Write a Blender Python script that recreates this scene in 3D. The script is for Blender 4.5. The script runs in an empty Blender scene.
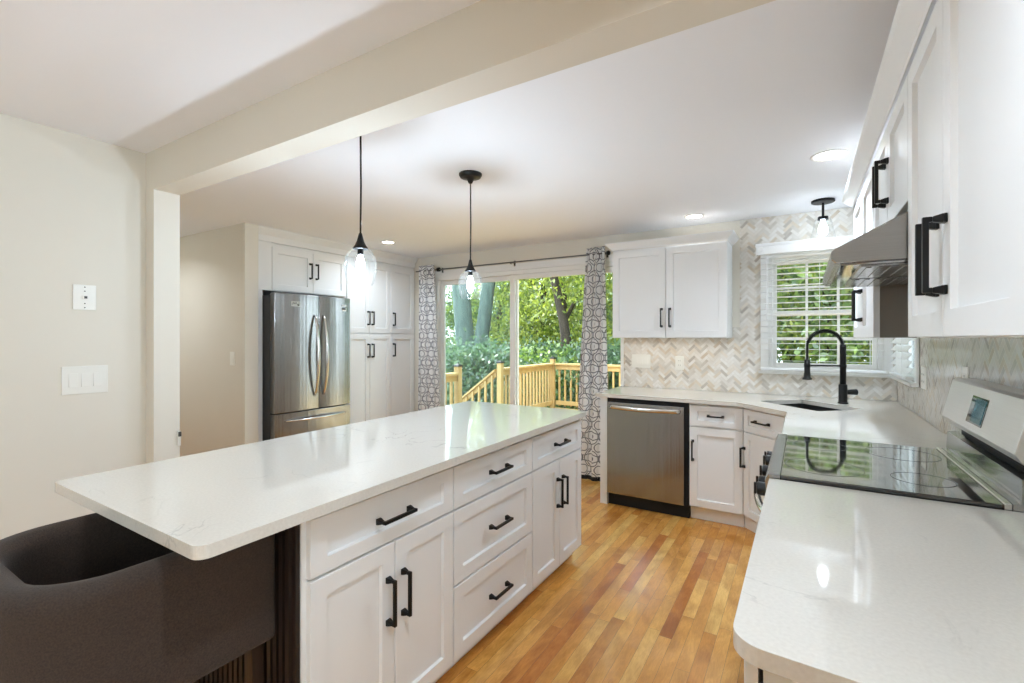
import bpy, bmesh, math, random
from mathutils import Vector, Matrix
PI = math.pi
random.seed(7)
S = bpy.context.scene
COL = S.collection

# ------------------------------------------------------------------ camera, world, sun, exposure
cam_d = bpy.data.cameras.new('camera'); cam = bpy.data.objects.new('camera', cam_d); COL.objects.link(cam)
cam.location = (0, 0, 1.37); cam.rotation_euler = (math.radians(90), 0, math.radians(31.6))
cam_d.sensor_width = 36; cam_d.lens = 36 * 473 / 1024; cam_d.shift_y = -3.5 / 1024
cam_d.clip_start = 0.02; cam_d.clip_end = 300
S.camera = cam

W = bpy.data.worlds.new('daylight'); S.world = W; W.use_nodes = True
bgn = W.node_tree.nodes['Background']
bgn.inputs[0].default_value = (0.78, 0.90, 1.0, 1); bgn.inputs[1].default_value = 2.7

sd = bpy.data.lights.new('sun', 'SUN'); sd.energy = 5.0; sd.angle = 0.02; sd.color = (1, 0.95, 0.85)
sun = bpy.data.objects.new('sun', sd); COL.objects.link(sun)
sun.rotation_euler = Vector((-0.80, 0.22, 0.62)).to_track_quat('Z', 'Y').to_euler()

# added fill lamp behind the camera, shining through an added window
ld = bpy.data.lights.new('added_fill_lamp', 'AREA'); ld.shape = 'RECTANGLE'; ld.size = 2.3; ld.size_y = 1.5
ld.energy = 4; ld.color = (0.72, 0.85, 1.0)
lo = bpy.data.objects.new('added_fill_lamp', ld); COL.objects.link(lo)
lo.location = (0.70, -1.7, 1.45); lo.rotation_euler = (0, math.radians(90), 0)

S.view_settings.view_transform = 'Standard'; S.view_settings.look = 'None'
S.view_settings.gamma = 1; S.view_settings.use_curve_mapping = False
S.view_settings.exposure = 1.27
S.cycles.use_denoising = True
S.cycles.max_bounces = 12; S.cycles.diffuse_bounces = 6; S.cycles.glossy_bounces = 5
S.cycles.transparent_max_bounces = 16
S.cycles.caustics_reflective = False; S.cycles.caustics_refractive = False
S.cycles.sample_clamp_indirect = 6
DOWNLIGHT_W = 8.0

# ------------------------------------------------------------------ materials
def lin(c):
    return tuple(((x / 255) / 12.92 if x / 255 <= 0.04045 else ((x / 255 + 0.055) / 1.055) ** 2.4) for x in c)

def newmat(name):
    m = bpy.data.materials.new(name); m.use_nodes = True
    return m, m.node_tree.nodes, m.node_tree.links, m.node_tree.nodes['Principled BSDF']

def setc(sock, c):
    sock.default_value = (c[0], c[1], c[2], 1)

def pm(name, rgb, rough=0.5, metal=0.0, noise=0.0, nscale=8.0, bump=0.0, bscale=60.0, emit=None, estr=0, coat=0.0, spec=None, stretch=(1, 1, 1), sheen=0, bdist=0.002):
    m, N, L, B = newmat(name)
    c = lin(rgb)
    setc(B.inputs['Base Color'], c)
    B.inputs['Roughness'].default_value = rough; B.inputs['Metallic'].default_value = metal
    if coat: B.inputs['Coat Weight'].default_value = coat; B.inputs['Coat Roughness'].default_value = 0.05
    if spec is not None: B.inputs['Specular IOR Level'].default_value = spec
    if sheen: B.inputs['Sheen Weight'].default_value = sheen
    if noise or bump:
        tc = N.new('ShaderNodeTexCoord'); mp = N.new('ShaderNodeMapping'); L.new(tc.outputs['Object'], mp.inputs[0])
        mp.inputs['Scale'].default_value = stretch
    if noise:
        nz = N.new('ShaderNodeTexNoise'); nz.inputs['Scale'].default_value = nscale; nz.inputs['Detail'].default_value = 5
        L.new(mp.outputs[0], nz.inputs['Vector'])
        rp = N.new('ShaderNodeValToRGB')
        rp.color_ramp.elements[0].position = 0.3; rp.color_ramp.elements[1].position = 0.7
        rp.color_ramp.elements[0].color = tuple(max(0, x * (1 - noise)) for x in c) + (1,)
        rp.color_ramp.elements[1].color = tuple(min(1, x * (1 + noise)) for x in c) + (1,)
        L.new(nz.outputs['Fac'], rp.inputs[0]); L.new(rp.outputs[0], B.inputs['Base Color'])
    if bump:
        nb = N.new('ShaderNodeTexNoise'); nb.inputs['Scale'].default_value = bscale; nb.inputs['Detail'].default_value = 3
        L.new(mp.outputs[0], nb.inputs['Vector'])
        bp = N.new('ShaderNodeBump'); bp.inputs['Strength'].default_value = bump; bp.inputs['Distance'].default_value = bdist
        L.new(nb.outputs['Fac'], bp.inputs['Height']); L.new(bp.outputs[0], B.inputs['Normal'])
    if emit:
        setc(B.inputs['Emission Color'], lin(emit)); B.inputs['Emission Strength'].default_value = estr
    return m

M = {}
M['wall'] = pm('wall_paint', (224, 219, 207), 0.75, noise=0.015, nscale=2, bump=0.08, bscale=250)
M['ceil'] = pm('ceiling_paint', (241, 242, 246), 0.85, bump=0.05, bscale=200)
M['trim'] = pm('white_trim', (240, 240, 239), 0.35)
M['cab'] = pm('cabinet_white', (234, 234, 233), 0.46, spec=0.3, noise=0.01, nscale=3)
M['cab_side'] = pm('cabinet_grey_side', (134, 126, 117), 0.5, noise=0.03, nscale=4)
M['black'] = pm('black_hardware', (13, 13, 13), 0.42, metal=0.3)
M['dark'] = pm('black_plastic', (10, 10, 11), 0.3)
M['rubber'] = pm('dark_gap', (9, 9, 9), 0.7)
M['steel'] = pm('brushed_steel', (158, 157, 157), 0.22, metal=1, noise=0.06, nscale=6, stretch=(90, 90, 0.6), bump=1.0, bscale=0.2, bdist=0.0022)
M['steel_h'] = pm('brushed_steel_flat', (156, 152, 148), 0.27, metal=1, noise=0.06, nscale=6, stretch=(0.6, 0.6, 90))
M['steel_bright'] = pm('bright_steel', (215, 213, 210), 0.2, metal=1)
M['steel_mirror'] = pm('polished_steel', (178, 178, 178), 0.07, metal=1)
M['steel_pale'] = pm('pale_brushed_steel', (226, 225, 223), 0.42, metal=1, noise=0.03, nscale=6, stretch=(90, 0.6, 90))
M['rod'] = pm('grey_rod_metal', (112, 110, 108), 0.35, metal=1)
M['fridge_side'] = pm('fridge_side_grey', (62, 62, 62), 0.5, noise=0.04, nscale=40)
M['glasstop'] = pm('black_ceramic_glass', (14, 14, 16), 0.05, spec=1.0, coat=1.0)
M['burner'] = pm('burner_ring_print', (120, 120, 122), 0.25)
M['plate'] = pm('white_plastic_plate', (236, 235, 228), 0.35)
M['slot'] = pm('plate_slot', (70, 68, 64), 0.5)
M['blind'] = pm('blind_white', (240, 240, 240), 0.45)
M['vinyl'] = pm('white_vinyl_frame', (240, 240, 238), 0.35)
M['fabric'] = pm('brown_grey_tweed', (58, 46, 38), 0.95, noise=0.32, nscale=260, bump=0.5, bscale=350, sheen=0.08)
M['darkwood'] = pm('dark_walnut_slats', (36, 24, 19), 0.45, noise=0.3, nscale=7, stretch=(12, 12, 0.7))
M['sink'] = pm('black_granite_sink', (26, 25, 25), 0.4, noise=0.3, nscale=300)
M['deck'] = pm('new_pine_lumber', (182, 154, 102), 0.7, noise=0.12, nscale=6, stretch=(1, 1, 0.3))
M['bark'] = pm('tree_bark', (92, 106, 99), 0.9, noise=0.35, nscale=5, bump=0.8, bscale=14, stretch=(2, 2, 0.4))
M['bark_dark'] = pm('dark_tree_bark', (62, 54, 44), 0.9, noise=0.35, nscale=5, bump=0.8, bscale=14, stretch=(2, 2, 0.4))
M['ground'] = pm('leafy_ground', (92, 94, 56), 0.95, noise=0.4, nscale=2.5)
M['lens'] = pm('lit_lens', (255, 255, 250), 0.5, emit=(255, 248, 236), estr=9)
M['bulb_bright'] = pm('lit_pendant_bulb', (255, 250, 240), 0.5, emit=(216, 236, 255), estr=250)
M['bulb_sink'] = pm('lit_sink_bulb', (255, 250, 240), 0.5, emit=(226, 242, 255), estr=22)
M['label'] = pm('label_white', (235, 235, 232), 0.4)
M['lcd'] = pm('range_screen', (56, 92, 100), 0.08, noise=0.7, nscale=34, emit=(110, 165, 175), estr=0.06)

def leafmat(name, a, b):
    m, N, L, B = newmat(name)
    g = N.new('ShaderNodeNewGeometry'); r = N.new('ShaderNodeValToRGB')
    r.color_ramp.elements[0].color = lin(a) + (1,); r.color_ramp.elements[1].color = lin(b) + (1,)
    L.new(g.outputs['Random Per Island'], r.inputs[0])
    d = N.new('ShaderNodeBsdfDiffuse'); t = N.new('ShaderNodeBsdfTranslucent'); x = N.new('ShaderNodeMixShader')
    gl = N.new('ShaderNodeBsdfGlossy'); gl.inputs['Roughness'].default_value = 0.35; x2 = N.new('ShaderNodeMixShader'); x2.inputs[0].default_value = 0.10
    L.new(r.outputs[0], d.inputs[0]); L.new(r.outputs[0], t.inputs[0]); x.inputs[0].default_value = 0.5
    L.new(d.outputs[0], x.inputs[1]); L.new(t.outputs[0], x.inputs[2])
    L.new(x.outputs[0], x2.inputs[1]); L.new(gl.outputs[0], x2.inputs[2])
    L.new(x2.outputs[0], N['Material Output'].inputs[0]); N.remove(B)
    return m
M['leaf_y'] = leafmat('leaf_yellow_green', (78, 110, 30), (196, 206, 84))
M['leaf_g'] = leafmat('leaf_mid_green', (54, 90, 40), (146, 172, 80))
M['leaf_d'] = leafmat('leaf_dark_green', (44, 78, 50), (116, 146, 104))

def glassmat(name, tint, refl, diffuse=0.0):
    m, N, L, B = newmat(name); N.remove(B)
    t = N.new('ShaderNodeBsdfTransparent'); setc(t.inputs[0], tint)
    g = N.new('ShaderNodeBsdfGlossy'); g.inputs['Roughness'].default_value = 0.02
    lw = N.new('ShaderNodeLayerWeight'); lw.inputs[0].default_value = refl
    fm = N.new('ShaderNodeMath'); fm.operation = 'MULTIPLY'; fm.inputs[1].default_value = 0.4 if diffuse and diffuse < 0.05 else 1.0; L.new(lw.outputs['Fresnel'], fm.inputs[0])
    x = N.new('ShaderNodeMixShader'); L.new(fm.outputs[0], x.inputs[0]); L.new(t.outputs[0], x.inputs[1]); L.new(g.outputs[0], x.inputs[2])
    out = x
    if diffuse:
        d = N.new('ShaderNodeBsdfDiffuse'); setc(d.inputs[0], (0.75, 0.78, 0.77))
        y = N.new('ShaderNodeMixShader'); y.inputs[0].default_value = diffuse
        L.new(x.outputs[0], y.inputs[1]); L.new(d.outputs[0], y.inputs[2]); out = y
    L.new(out.outputs[0], N['Material Output'].inputs[0])
    return m
M['pane'] = glassmat('window_glass', (0.97, 0.985, 0.98), 0.12)
M['globe'] = glassmat('clear_globe_glass', (0.96, 0.96, 0.955), 0.14, 0.005)
M['screen'] = glassmat('insect_screen', (0.88, 0.93, 0.93), 0.02, 0.07)

def quartz():
    m, N, L, B = newmat('white_quartz')
    tc = N.new('ShaderNodeTexCoord')
    n1 = N.new('ShaderNodeTexNoise'); n1.inputs['Scale'].default_value = 3.2; n1.inputs['Detail'].default_value = 8; n1.inputs['Distortion'].default_value = 1.6
    L.new(tc.outputs['Object'], n1.inputs['Vector'])
    r = N.new('ShaderNodeValToRGB'); e = r.color_ramp.elements
    e[0].position = 0.485; e[0].color = (0, 0, 0, 1); e[1].position = 0.5; e[1].color = (1, 1, 1, 1)
    e2 = r.color_ramp.elements.new(0.512); e2.color = (0, 0, 0, 1)
    L.new(n1.outputs['Fac'], r.inputs[0])
    n2 = N.new('ShaderNodeTexNoise'); n2.inputs['Scale'].default_value = 2.3; n2.inputs['Detail'].default_value = 3
    L.new(tc.outputs['Object'], n2.inputs['Vector'])
    r2 = N.new('ShaderNodeValToRGB'); r2.color_ramp.elements[0].position = 0.52; r2.color_ramp.elements[1].position = 0.68
    L.new(n2.outputs['Fac'], r2.inputs[0])
    mu = N.new('ShaderNodeMath'); mu.operation = 'MULTIPLY'; L.new(r.outputs[0], mu.inputs[0]); L.new(r2.outputs[0], mu.inputs[1])
    mu2 = N.new('ShaderNodeMath'); mu2.operation = 'MULTIPLY'; L.new(mu.outputs[0], mu2.inputs[0]); mu2.inputs[1].default_value = 0.5
    n3 = N.new('ShaderNodeTexNoise'); n3.inputs['Scale'].default_value = 140; n3.inputs['Detail'].default_value = 2
    L.new(tc.outputs['Object'], n3.inputs['Vector'])
    r3 = N.new('ShaderNodeValToRGB'); r3.color_ramp.elements[0].color = lin((210, 204, 194)) + (1,); r3.color_ramp.elements[1].color = lin((227, 222, 212)) + (1,)
    L.new(n3.outputs['Fac'], r3.inputs[0])
    mx = N.new('ShaderNodeMixRGB'); L.new(mu2.outputs[0], mx.inputs[0]); L.new(r3.outputs[0], mx.inputs[1]); setc(mx.inputs[2], lin((150, 145, 138)))
    L.new(mx.outputs[0], B.inputs['Base Color'])
    B.inputs['Roughness'].default_value = 0.04; B.inputs['Specular IOR Level'].default_value = 0.65
    return m
M['quartz'] = quartz()

def islandramp(name, stops, rough, grain=None, spec=0.5, coat=0):
    m, N, L, B = newmat(name)
    g = N.new('ShaderNodeNewGeometry'); r = N.new('ShaderNodeValToRGB'); r.color_ramp.interpolation = 'LINEAR'
    els = r.color_ramp.elements
    while len(els) < len(stops): els.new(0.5)
    for el, (p, c) in zip(els, stops): el.position = p; el.color = lin(c) + (1,)
    L.new(g.outputs['Random Per Island'], r.inputs[0])
    last = r.outputs[0]
    tc = N.new('ShaderNodeTexCoord')
    if grain:
        ad = N.new('ShaderNodeVectorMath'); ad.operation = 'ADD'
        sc = N.new('ShaderNodeVectorMath'); sc.operation = 'SCALE'; sc.inputs[3].default_value = 37.0
        cx = N.new('ShaderNodeCombineXYZ'); L.new(g.outputs['Random Per Island'], cx.inputs[0]); L.new(g.outputs['Random Per Island'], cx.inputs[1])
        L.new(cx.outputs[0], sc.inputs[0]); L.new(tc.outputs['Object'], ad.inputs[0]); L.new(sc.outputs[0], ad.inputs[1])
        for (scale, amt, st, dist) in grain:
            mp = N.new('ShaderNodeMapping'); mp.inputs['Scale'].default_value = st; L.new(ad.outputs[0], mp.inputs[0])
            nz = N.new('ShaderNodeTexNoise'); nz.inputs['Scale'].default_value = scale; nz.inputs['Detail'].default_value = 6; nz.inputs['Distortion'].default_value = dist
            L.new(mp.outputs[0], nz.inputs['Vector'])
            rr = N.new('ShaderNodeValToRGB'); rr.color_ramp.elements[0].position = 0.32; rr.color_ramp.elements[1].position = 0.62
            k = 1 - amt
            rr.color_ramp.elements[0].color = (k, k * (1 - amt * 0.35), k * (1 - amt * 0.7), 1); rr.color_ramp.elements[1].color = (1, 1, 1, 1)
            L.new(nz.outputs['Fac'], rr.inputs[0])
            mx = N.new('ShaderNodeMixRGB'); mx.blend_type = 'MULTIPLY'; mx.inputs[0].default_value = 1
            L.new(last, mx.inputs[1]); L.new(rr.outputs[0], mx.inputs[2]); last = mx.outputs[0]
    L.new(last, B.inputs['Base Color']); B.inputs['Roughness'].default_value = rough
    B.inputs['Specular IOR Level'].default_value = spec
    if coat: B.inputs['Coat Weight'].default_value = coat; B.inputs['Coat Roughness'].default_value = 0.12
    return m
M['plank'] = islandramp('maple_strip_floor', [(0, (200, 126, 54)), (0.12, (217, 152, 72)), (0.6, (234, 174, 90)), (1, (242, 194, 110))], 0.24,
                        grain=[(2.6, 0.34, (3.2, 1.5, 1), 0.8), (11.0, 0.16, (7, 1.2, 1), 1.6)], coat=0.25)
M['tile'] = islandramp('marble_herringbone', [(0, (186, 179, 169)), (0.1, (214, 209, 200)), (0.4, (232, 229, 223)), (0.72, (238, 236, 232)), (0.9, (226, 216, 200)), (1, (212, 199, 180))], 0.12,
                       grain=[(9.0, 0.1, (1, 1, 1), 1.0)])
M['grout'] = pm('pale_grout', (214, 209, 200), 0.8)

def curtainmat():
    m, N, L, B = newmat('ring_print_curtain')
    uv = N.new('ShaderNodeUVMap')
    masks = []
    PX, PY = 0.18, 0.215
    for off in (0.0, 0.5):
        mp = N.new('ShaderNodeVectorMath'); mp.operation = 'MULTIPLY'; mp.inputs[1].default_value = (1 / PX, 1 / PY, 0); L.new(uv.outputs[0], mp.inputs[0])
        ad = N.new('ShaderNodeVectorMath'); ad.operation = 'ADD'; ad.inputs[1].default_value = (off + 10, off + 10, 0); L.new(mp.outputs[0], ad.inputs[0])
        fr = N.new('ShaderNodeVectorMath'); fr.operation = 'FRACTION'; L.new(ad.outputs[0], fr.inputs[0])
        sb = N.new('ShaderNodeVectorMath'); sb.operation = 'SUBTRACT'; sb.inputs[1].default_value = (0.5, 0.5, 0); L.new(fr.outputs[0], sb.inputs[0])
        m2 = N.new('ShaderNodeVectorMath'); m2.operation = 'MULTIPLY'; m2.inputs[1].default_value = (PX, PY, 0); L.new(sb.outputs[0], m2.inputs[0])
        ln = N.new('ShaderNodeVectorMath'); ln.operation = 'LENGTH'; L.new(m2.outputs[0], ln.inputs[0])
        for rad in (0.040, 0.084):
            a = N.new('ShaderNodeMath'); a.operation = 'COMPARE'; L.new(ln.outputs['Value'], a.inputs[0]); a.inputs[1].default_value = rad; a.inputs[2].default_value = 0.0042
            masks.append(a.outputs[0])
    last = masks[0]
    for k in masks[1:]:
        mx = N.new('ShaderNodeMath'); mx.operation = 'MAXIMUM'; L.new(last, mx.inputs[0]); L.new(k, mx.inputs[1]); last = mx.outputs[0]
    c = N.new('ShaderNodeMixRGB'); L.new(last, c.inputs[0]); setc(c.inputs[1], lin((228, 228, 228))); setc(c.inputs[2], lin((112, 114, 120)))
    L.new(c.outputs[0], B.inputs['Base Color']); B.inputs['Roughness'].default_value = 0.9
    return m
M['curtain'] = curtainmat()
M['hem'] = pm('black_hem', (24, 25, 28), 0.8)
M['lining'] = pm('curtain_lining', (228, 228, 228), 0.9)

# ------------------------------------------------------------------ mesh helpers
def bm_new(): return bmesh.new()

def box(bm, x0, x1, y0, y1, z0, z1, M4=None):
    vs = [bm.verts.new(p) for p in ((x0, y0, z0), (x1, y0, z0), (x1, y1, z0), (x0, y1, z0), (x0, y0, z1), (x1, y0, z1), (x1, y1, z1), (x0, y1, z1))]
    for f in ((0, 3, 2, 1), (4, 5, 6, 7), (0, 1, 5, 4), (1, 2, 6, 5), (2, 3, 7, 6), (3, 0, 4, 7)):
        bm.faces.new([vs[i] for i in f])
    if M4:
        for v in vs: v.co = M4 @ v.co
    return vs

def prism(bm, pts, a0, a1, axis='z', M4=None):
    """extrude a 2-D outline along an axis: z -> (x,y); y -> (x,z); x -> (y,z)"""
    def P(p, a):
        return {'z': (p[0], p[1], a), 'y': (p[0], a, p[1]), 'x': (a, p[0], p[1])}[axis]
    A = [bm.verts.new(P(p, a0)) for p in pts]; Bv = [bm.verts.new(P(p, a1)) for p in pts]
    n = len(pts)
    bm.faces.new(A); bm.faces.new(list(reversed(Bv)))
    for i in range(n): bm.faces.new([A[i], Bv[i], Bv[(i + 1) % n], A[(i + 1) % n]])
    if M4:
        for v in A + Bv: v.co = M4 @ v.co

def lathe(bm, prof, seg=28, c=(0, 0, 0), cap=True, axis='z', flip=1):
    rings = []
    for r, z in prof:
        ring = []
        for i in range(seg):
            a = 2 * PI * i / seg
            p = (r * math.cos(a), r * math.sin(a), z)
            if axis == 'x': p = (z * flip, r * math.cos(a), r * math.sin(a))
            if axis == 'y': p = (r * math.cos(a), z * flip, r * math.sin(a))
            ring.append(bm.verts.new((c[0] + p[0], c[1] + p[1], c[2] + p[2])))
        rings.append(ring)
    for a, b in zip(rings, rings[1:]):
        for i in range(seg): bm.faces.new([a[i], a[(i + 1) % seg], b[(i + 1) % seg], b[i]])
    if cap:
        bm.faces.new(list(reversed(rings[0]))); bm.faces.new(rings[-1])

def tube(bm, pts, r, seg=12, closed=False, flat=None):
    """sweep a circle (or ellipse flat=(ru,rv)) along points"""
    pts = [Vector(p) for p in pts]; n = len(pts); rings = []; up = None
    for i, p in enumerate(pts):
        t = (pts[min(i + 1, n - 1)] - pts[max(i - 1, 0)]).normalized()
        if up is None:
            up = Vector((0, 0, 1)) if abs(t.z) < 0.9 else Vector((0, 1, 0))
        u = t.cross(up).normalized(); v = u.cross(t).normalized(); up = v
        rr = r[i] if isinstance(r, (list, tuple)) else r
        ru, rv = (rr, rr) if not flat else (rr * flat[0], rr * flat[1])
        rings.append([bm.verts.new(p + u * ru * math.cos(2 * PI * k / seg) + v * rv * math.sin(2 * PI * k / seg)) for k in range(seg)])
    for a, b in zip(rings, rings[1:]):
        for i in range(seg): bm.faces.new([a[i], a[(i + 1) % seg], b[(i + 1) % seg], b[i]])
    bm.faces.new(list(reversed(rings[0]))); bm.faces.new(rings[-1])

def sweep(bm, path, prof):
    """profile [(out, z)] swept along a 2-D path with mitred corners; 'out' is to the right of travel"""
    path = [Vector(p) for p in path]; n = len(path); rings = []
    for i in range(n):
        d0 = (path[i] - path[i - 1]).normalized() if i > 0 else (path[1] - path[0]).normalized()
        d1 = (path[i + 1] - path[i]).normalized() if i < n - 1 else d0
        n0 = Vector((d0.y, -d0.x)); n1 = Vector((d1.y, -d1.x)); m = (n0 + n1).normalized(); k = 1 / max(0.2, m.dot(n0))
        rings.append([bm.verts.new((path[i].x + m.x * k * o, path[i].y + m.y * k * o, z)) for o, z in prof])
    q = len(prof)
    for a, b in zip(rings, rings[1:]):
        for i in range(q): bm.faces.new([a[i], a[(i + 1) % q], b[(i + 1) % q], b[i]])
    bm.faces.new(rings[0]); bm.faces.new(list(reversed(rings[-1])))

def build(name, bm, mat, parent=None, bevel=0.0, seg=2, smooth=False, subsurf=0, loc=None):
    bmesh.ops.recalc_face_normals(bm, faces=bm.faces[:])
    me = bpy.data.meshes.new(name); bm.to_mesh(me); bm.free()
    for m in (mat if isinstance(mat, (list, tuple)) else [mat]): me.materials.append(M[m] if isinstance(m, str) else m)
    o = bpy.data.objects.new(name, me); COL.objects.link(o)
    if parent: o.parent = parent
    if loc: o.location = loc
    if bevel:
        md = o.modifiers.new('edge', 'BEVEL'); md.width = bevel; md.segments = seg; md.limit_method = 'ANGLE'; md.angle_limit = math.radians(40)
    if subsurf:
        md = o.modifiers.new('sub', 'SUBSURF'); md.levels = subsurf; md.render_levels = subsurf
    if smooth:
        for p in me.polygons: p.use_smooth = True
    return o

def tag(o, label, cat, group=None, kind=None):
    o['label'] = label; o['category'] = cat
    if group: o['group'] = group
    if kind: o['kind'] = kind
    return o

def thing(name, label, cat, loc=(0, 0, 0), rz=0.0, group=None):
    o = bpy.data.objects.new(name, None); COL.objects.link(o); o.empty_display_size = 0.05
    o.location = loc; o.rotation_euler = (0, 0, rz)
    return tag(o, label, cat, group)

def struct(name, bm, mat, parent=None, bevel=0.0, label=None, cat=None):
    o = build(name, bm, mat, parent, bevel)
    if not parent:
        o['kind'] = 'structure'
        o['label'] = label or name.replace('_', ' '); o['category'] = cat or name.split('_')[0]
    return o

def bx(name, mat, parent, *b, bevel=0.0, **kw):
    bm = bm_new(); box(bm, *b); return build(name, bm, mat, parent, bevel, **kw)

def copy_tree(o, parent=None):
    c = o.copy(); COL.objects.link(c)
    if parent: c.parent = parent
    for ch in list(o.children): copy_tree(ch, c)
    return c

# ------------------------------------------------------------------ the room
XR, YB, CEIL = 0.585, 4.37, 2.355
XL = -2.99
def wall_with_holes(bm, axis, a0, a1, b0, b1, z0, z1, holes):
    """axis 'x': wall runs along x, thickness b0..b1 in y; holes (u0,u1,z0,z1)"""
    def q(u0, u1, w0, w1):
        if u1 - u0 < 1e-4 or w1 - w0 < 1e-4: return
        if axis == 'x': box(bm, u0, u1, b0, b1, w0, w1)
        else: box(bm, b0, b1, u0, u1, w0, w1)
    cur = a0
    for u0, u1, h0, h1 in sorted(holes):
        q(cur, u0, z0, z1); q(u0, u1, z0, h0); q(u0, u1, h1, z1); cur = u1
    q(cur, a1, z0, z1)

# floor: strip planks, each its own island of one mesh, over a dark subfloor
bm = bm_new()
pw = 0.0572; x = -6.0; i = 0
while x < 0.6:
    y = -3.2 - random.random() * 0.9
    while y < 4.36:
        ln = random.choice((0.32, 0.45, 0.6, 0.75, 0.95, 1.2)) * random.uniform(0.85, 1.15)
        y1 = min(y + ln, 4.375)
        x1 = min(x + pw, 0.585)
        vs = [bm.verts.new(p) for p in ((x + 0.0005, max(y, -3.2) + 0.0005, 0), (x1 - 0.0005, max(y, -3.2) + 0.0005, 0), (x1 - 0.0005, y1 - 0.0005, 0), (x + 0.0005, y1 - 0.0005, 0))]
        if y1 > -3.19: bm.faces.new(vs)
        y += ln
    x += pw
M['subfloor'] = pm('floor_seams', (72, 44, 24), 0.8)
fl = struct('floor', bm, 'plank', label='honey maple strip floor of narrow boards', cat='floor')
bm = bm_new(); box(bm, -6.1, 0.7, -3.3, 4.47, -0.12, -0.0012); struct('floor_base', bm, 'subfloor', parent=fl)

bm = bm_new(); box(bm, -6.1, 0.7, -3.3, 4.47, CEIL, CEIL + 0.12); struct('ceiling', bm, 'ceil', label='smooth white ceiling', cat='ceiling')

DOOR = (-3.775, -1.445, 0.0, 2.10)
WIN1 = (-0.24, 0.498, 1.105, 2.03)
WIN2 = (3.64, 4.23, 1.105, 2.03)
FILL_WIN = (-2.85, -0.55, 0.7, 2.2)
bm = bm_new(); wall_with_holes(bm, 'x', -4.85, XR + 0.1, YB, YB + 0.1, 0, CEIL, [DOOR, WIN1])
struct('wall_back', bm, 'wall', label='back wall with sliding door and sink window', cat='wall')
bm = bm_new(); wall_with_holes(bm, 'y', -3.3, YB, XR, XR + 0.1, 0, CEIL, [WIN2, FILL_WIN])
struct('wall_right', bm, 'wall', label='wall behind the range and its cabinets', cat='wall')
bm = bm_new(); box(bm, XL - 0.1, XL, -3.3, 1.128, 0, CEIL); struct('wall_left', bm, 'wall', label='beige wall with switch plates', cat='wall')
bm = bm_new(); wall_with_holes(bm, 'x', -6.1, XR, 1.128, 1.25, 0, CEIL, [(-2.9, XR, -0.001, 2.15)])
struct('wall_header', bm, 'wall', label='dropped beam and jamb between the two rooms', cat='wall')
bm = bm_new(); box(bm, -6.1, -4.052, 2.24, 2.358, 0, CEIL); struct('wall_hall', bm, 'wall', label='hallway wall beside the refrigerator', cat='wall')
bm = bm_new(); box(bm, -4.85, -4.75, 2.356, YB, 0, CEIL); struct('wall_pantry', bm, 'wall', label='wall behind refrigerator and pantry', cat='wall')
bm = bm_new(); box(bm, -6.1, -6.0, 1.25, 2.235, 0, CEIL); struct('wall_end', bm, 'wall', label='end wall of the hallway', cat='wall')
bm = bm_new(); box(bm, XL - 0.1, XR + 0.1, -3.3, -3.2, 0, CEIL); struct('wall_front', bm, 'wall', label='dining room wall behind the camera', cat='wall')
def basebd(name, path):
    bm = bm_new(); sweep(bm, path, [(0.001, 0.001), (0.014, 0.001), (0.014, 0.085), (0.008, 0.1), (0.001, 0.1)]); struct(name, bm, 'trim', label=name.replace('_', ' '), cat='baseboard')
basebd('baseboard_left', [(XL, -3.1), (XL, 1.12)])
basebd('baseboard_hall', [(-5.9, 2.24), (-4.06, 2.24)])

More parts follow.
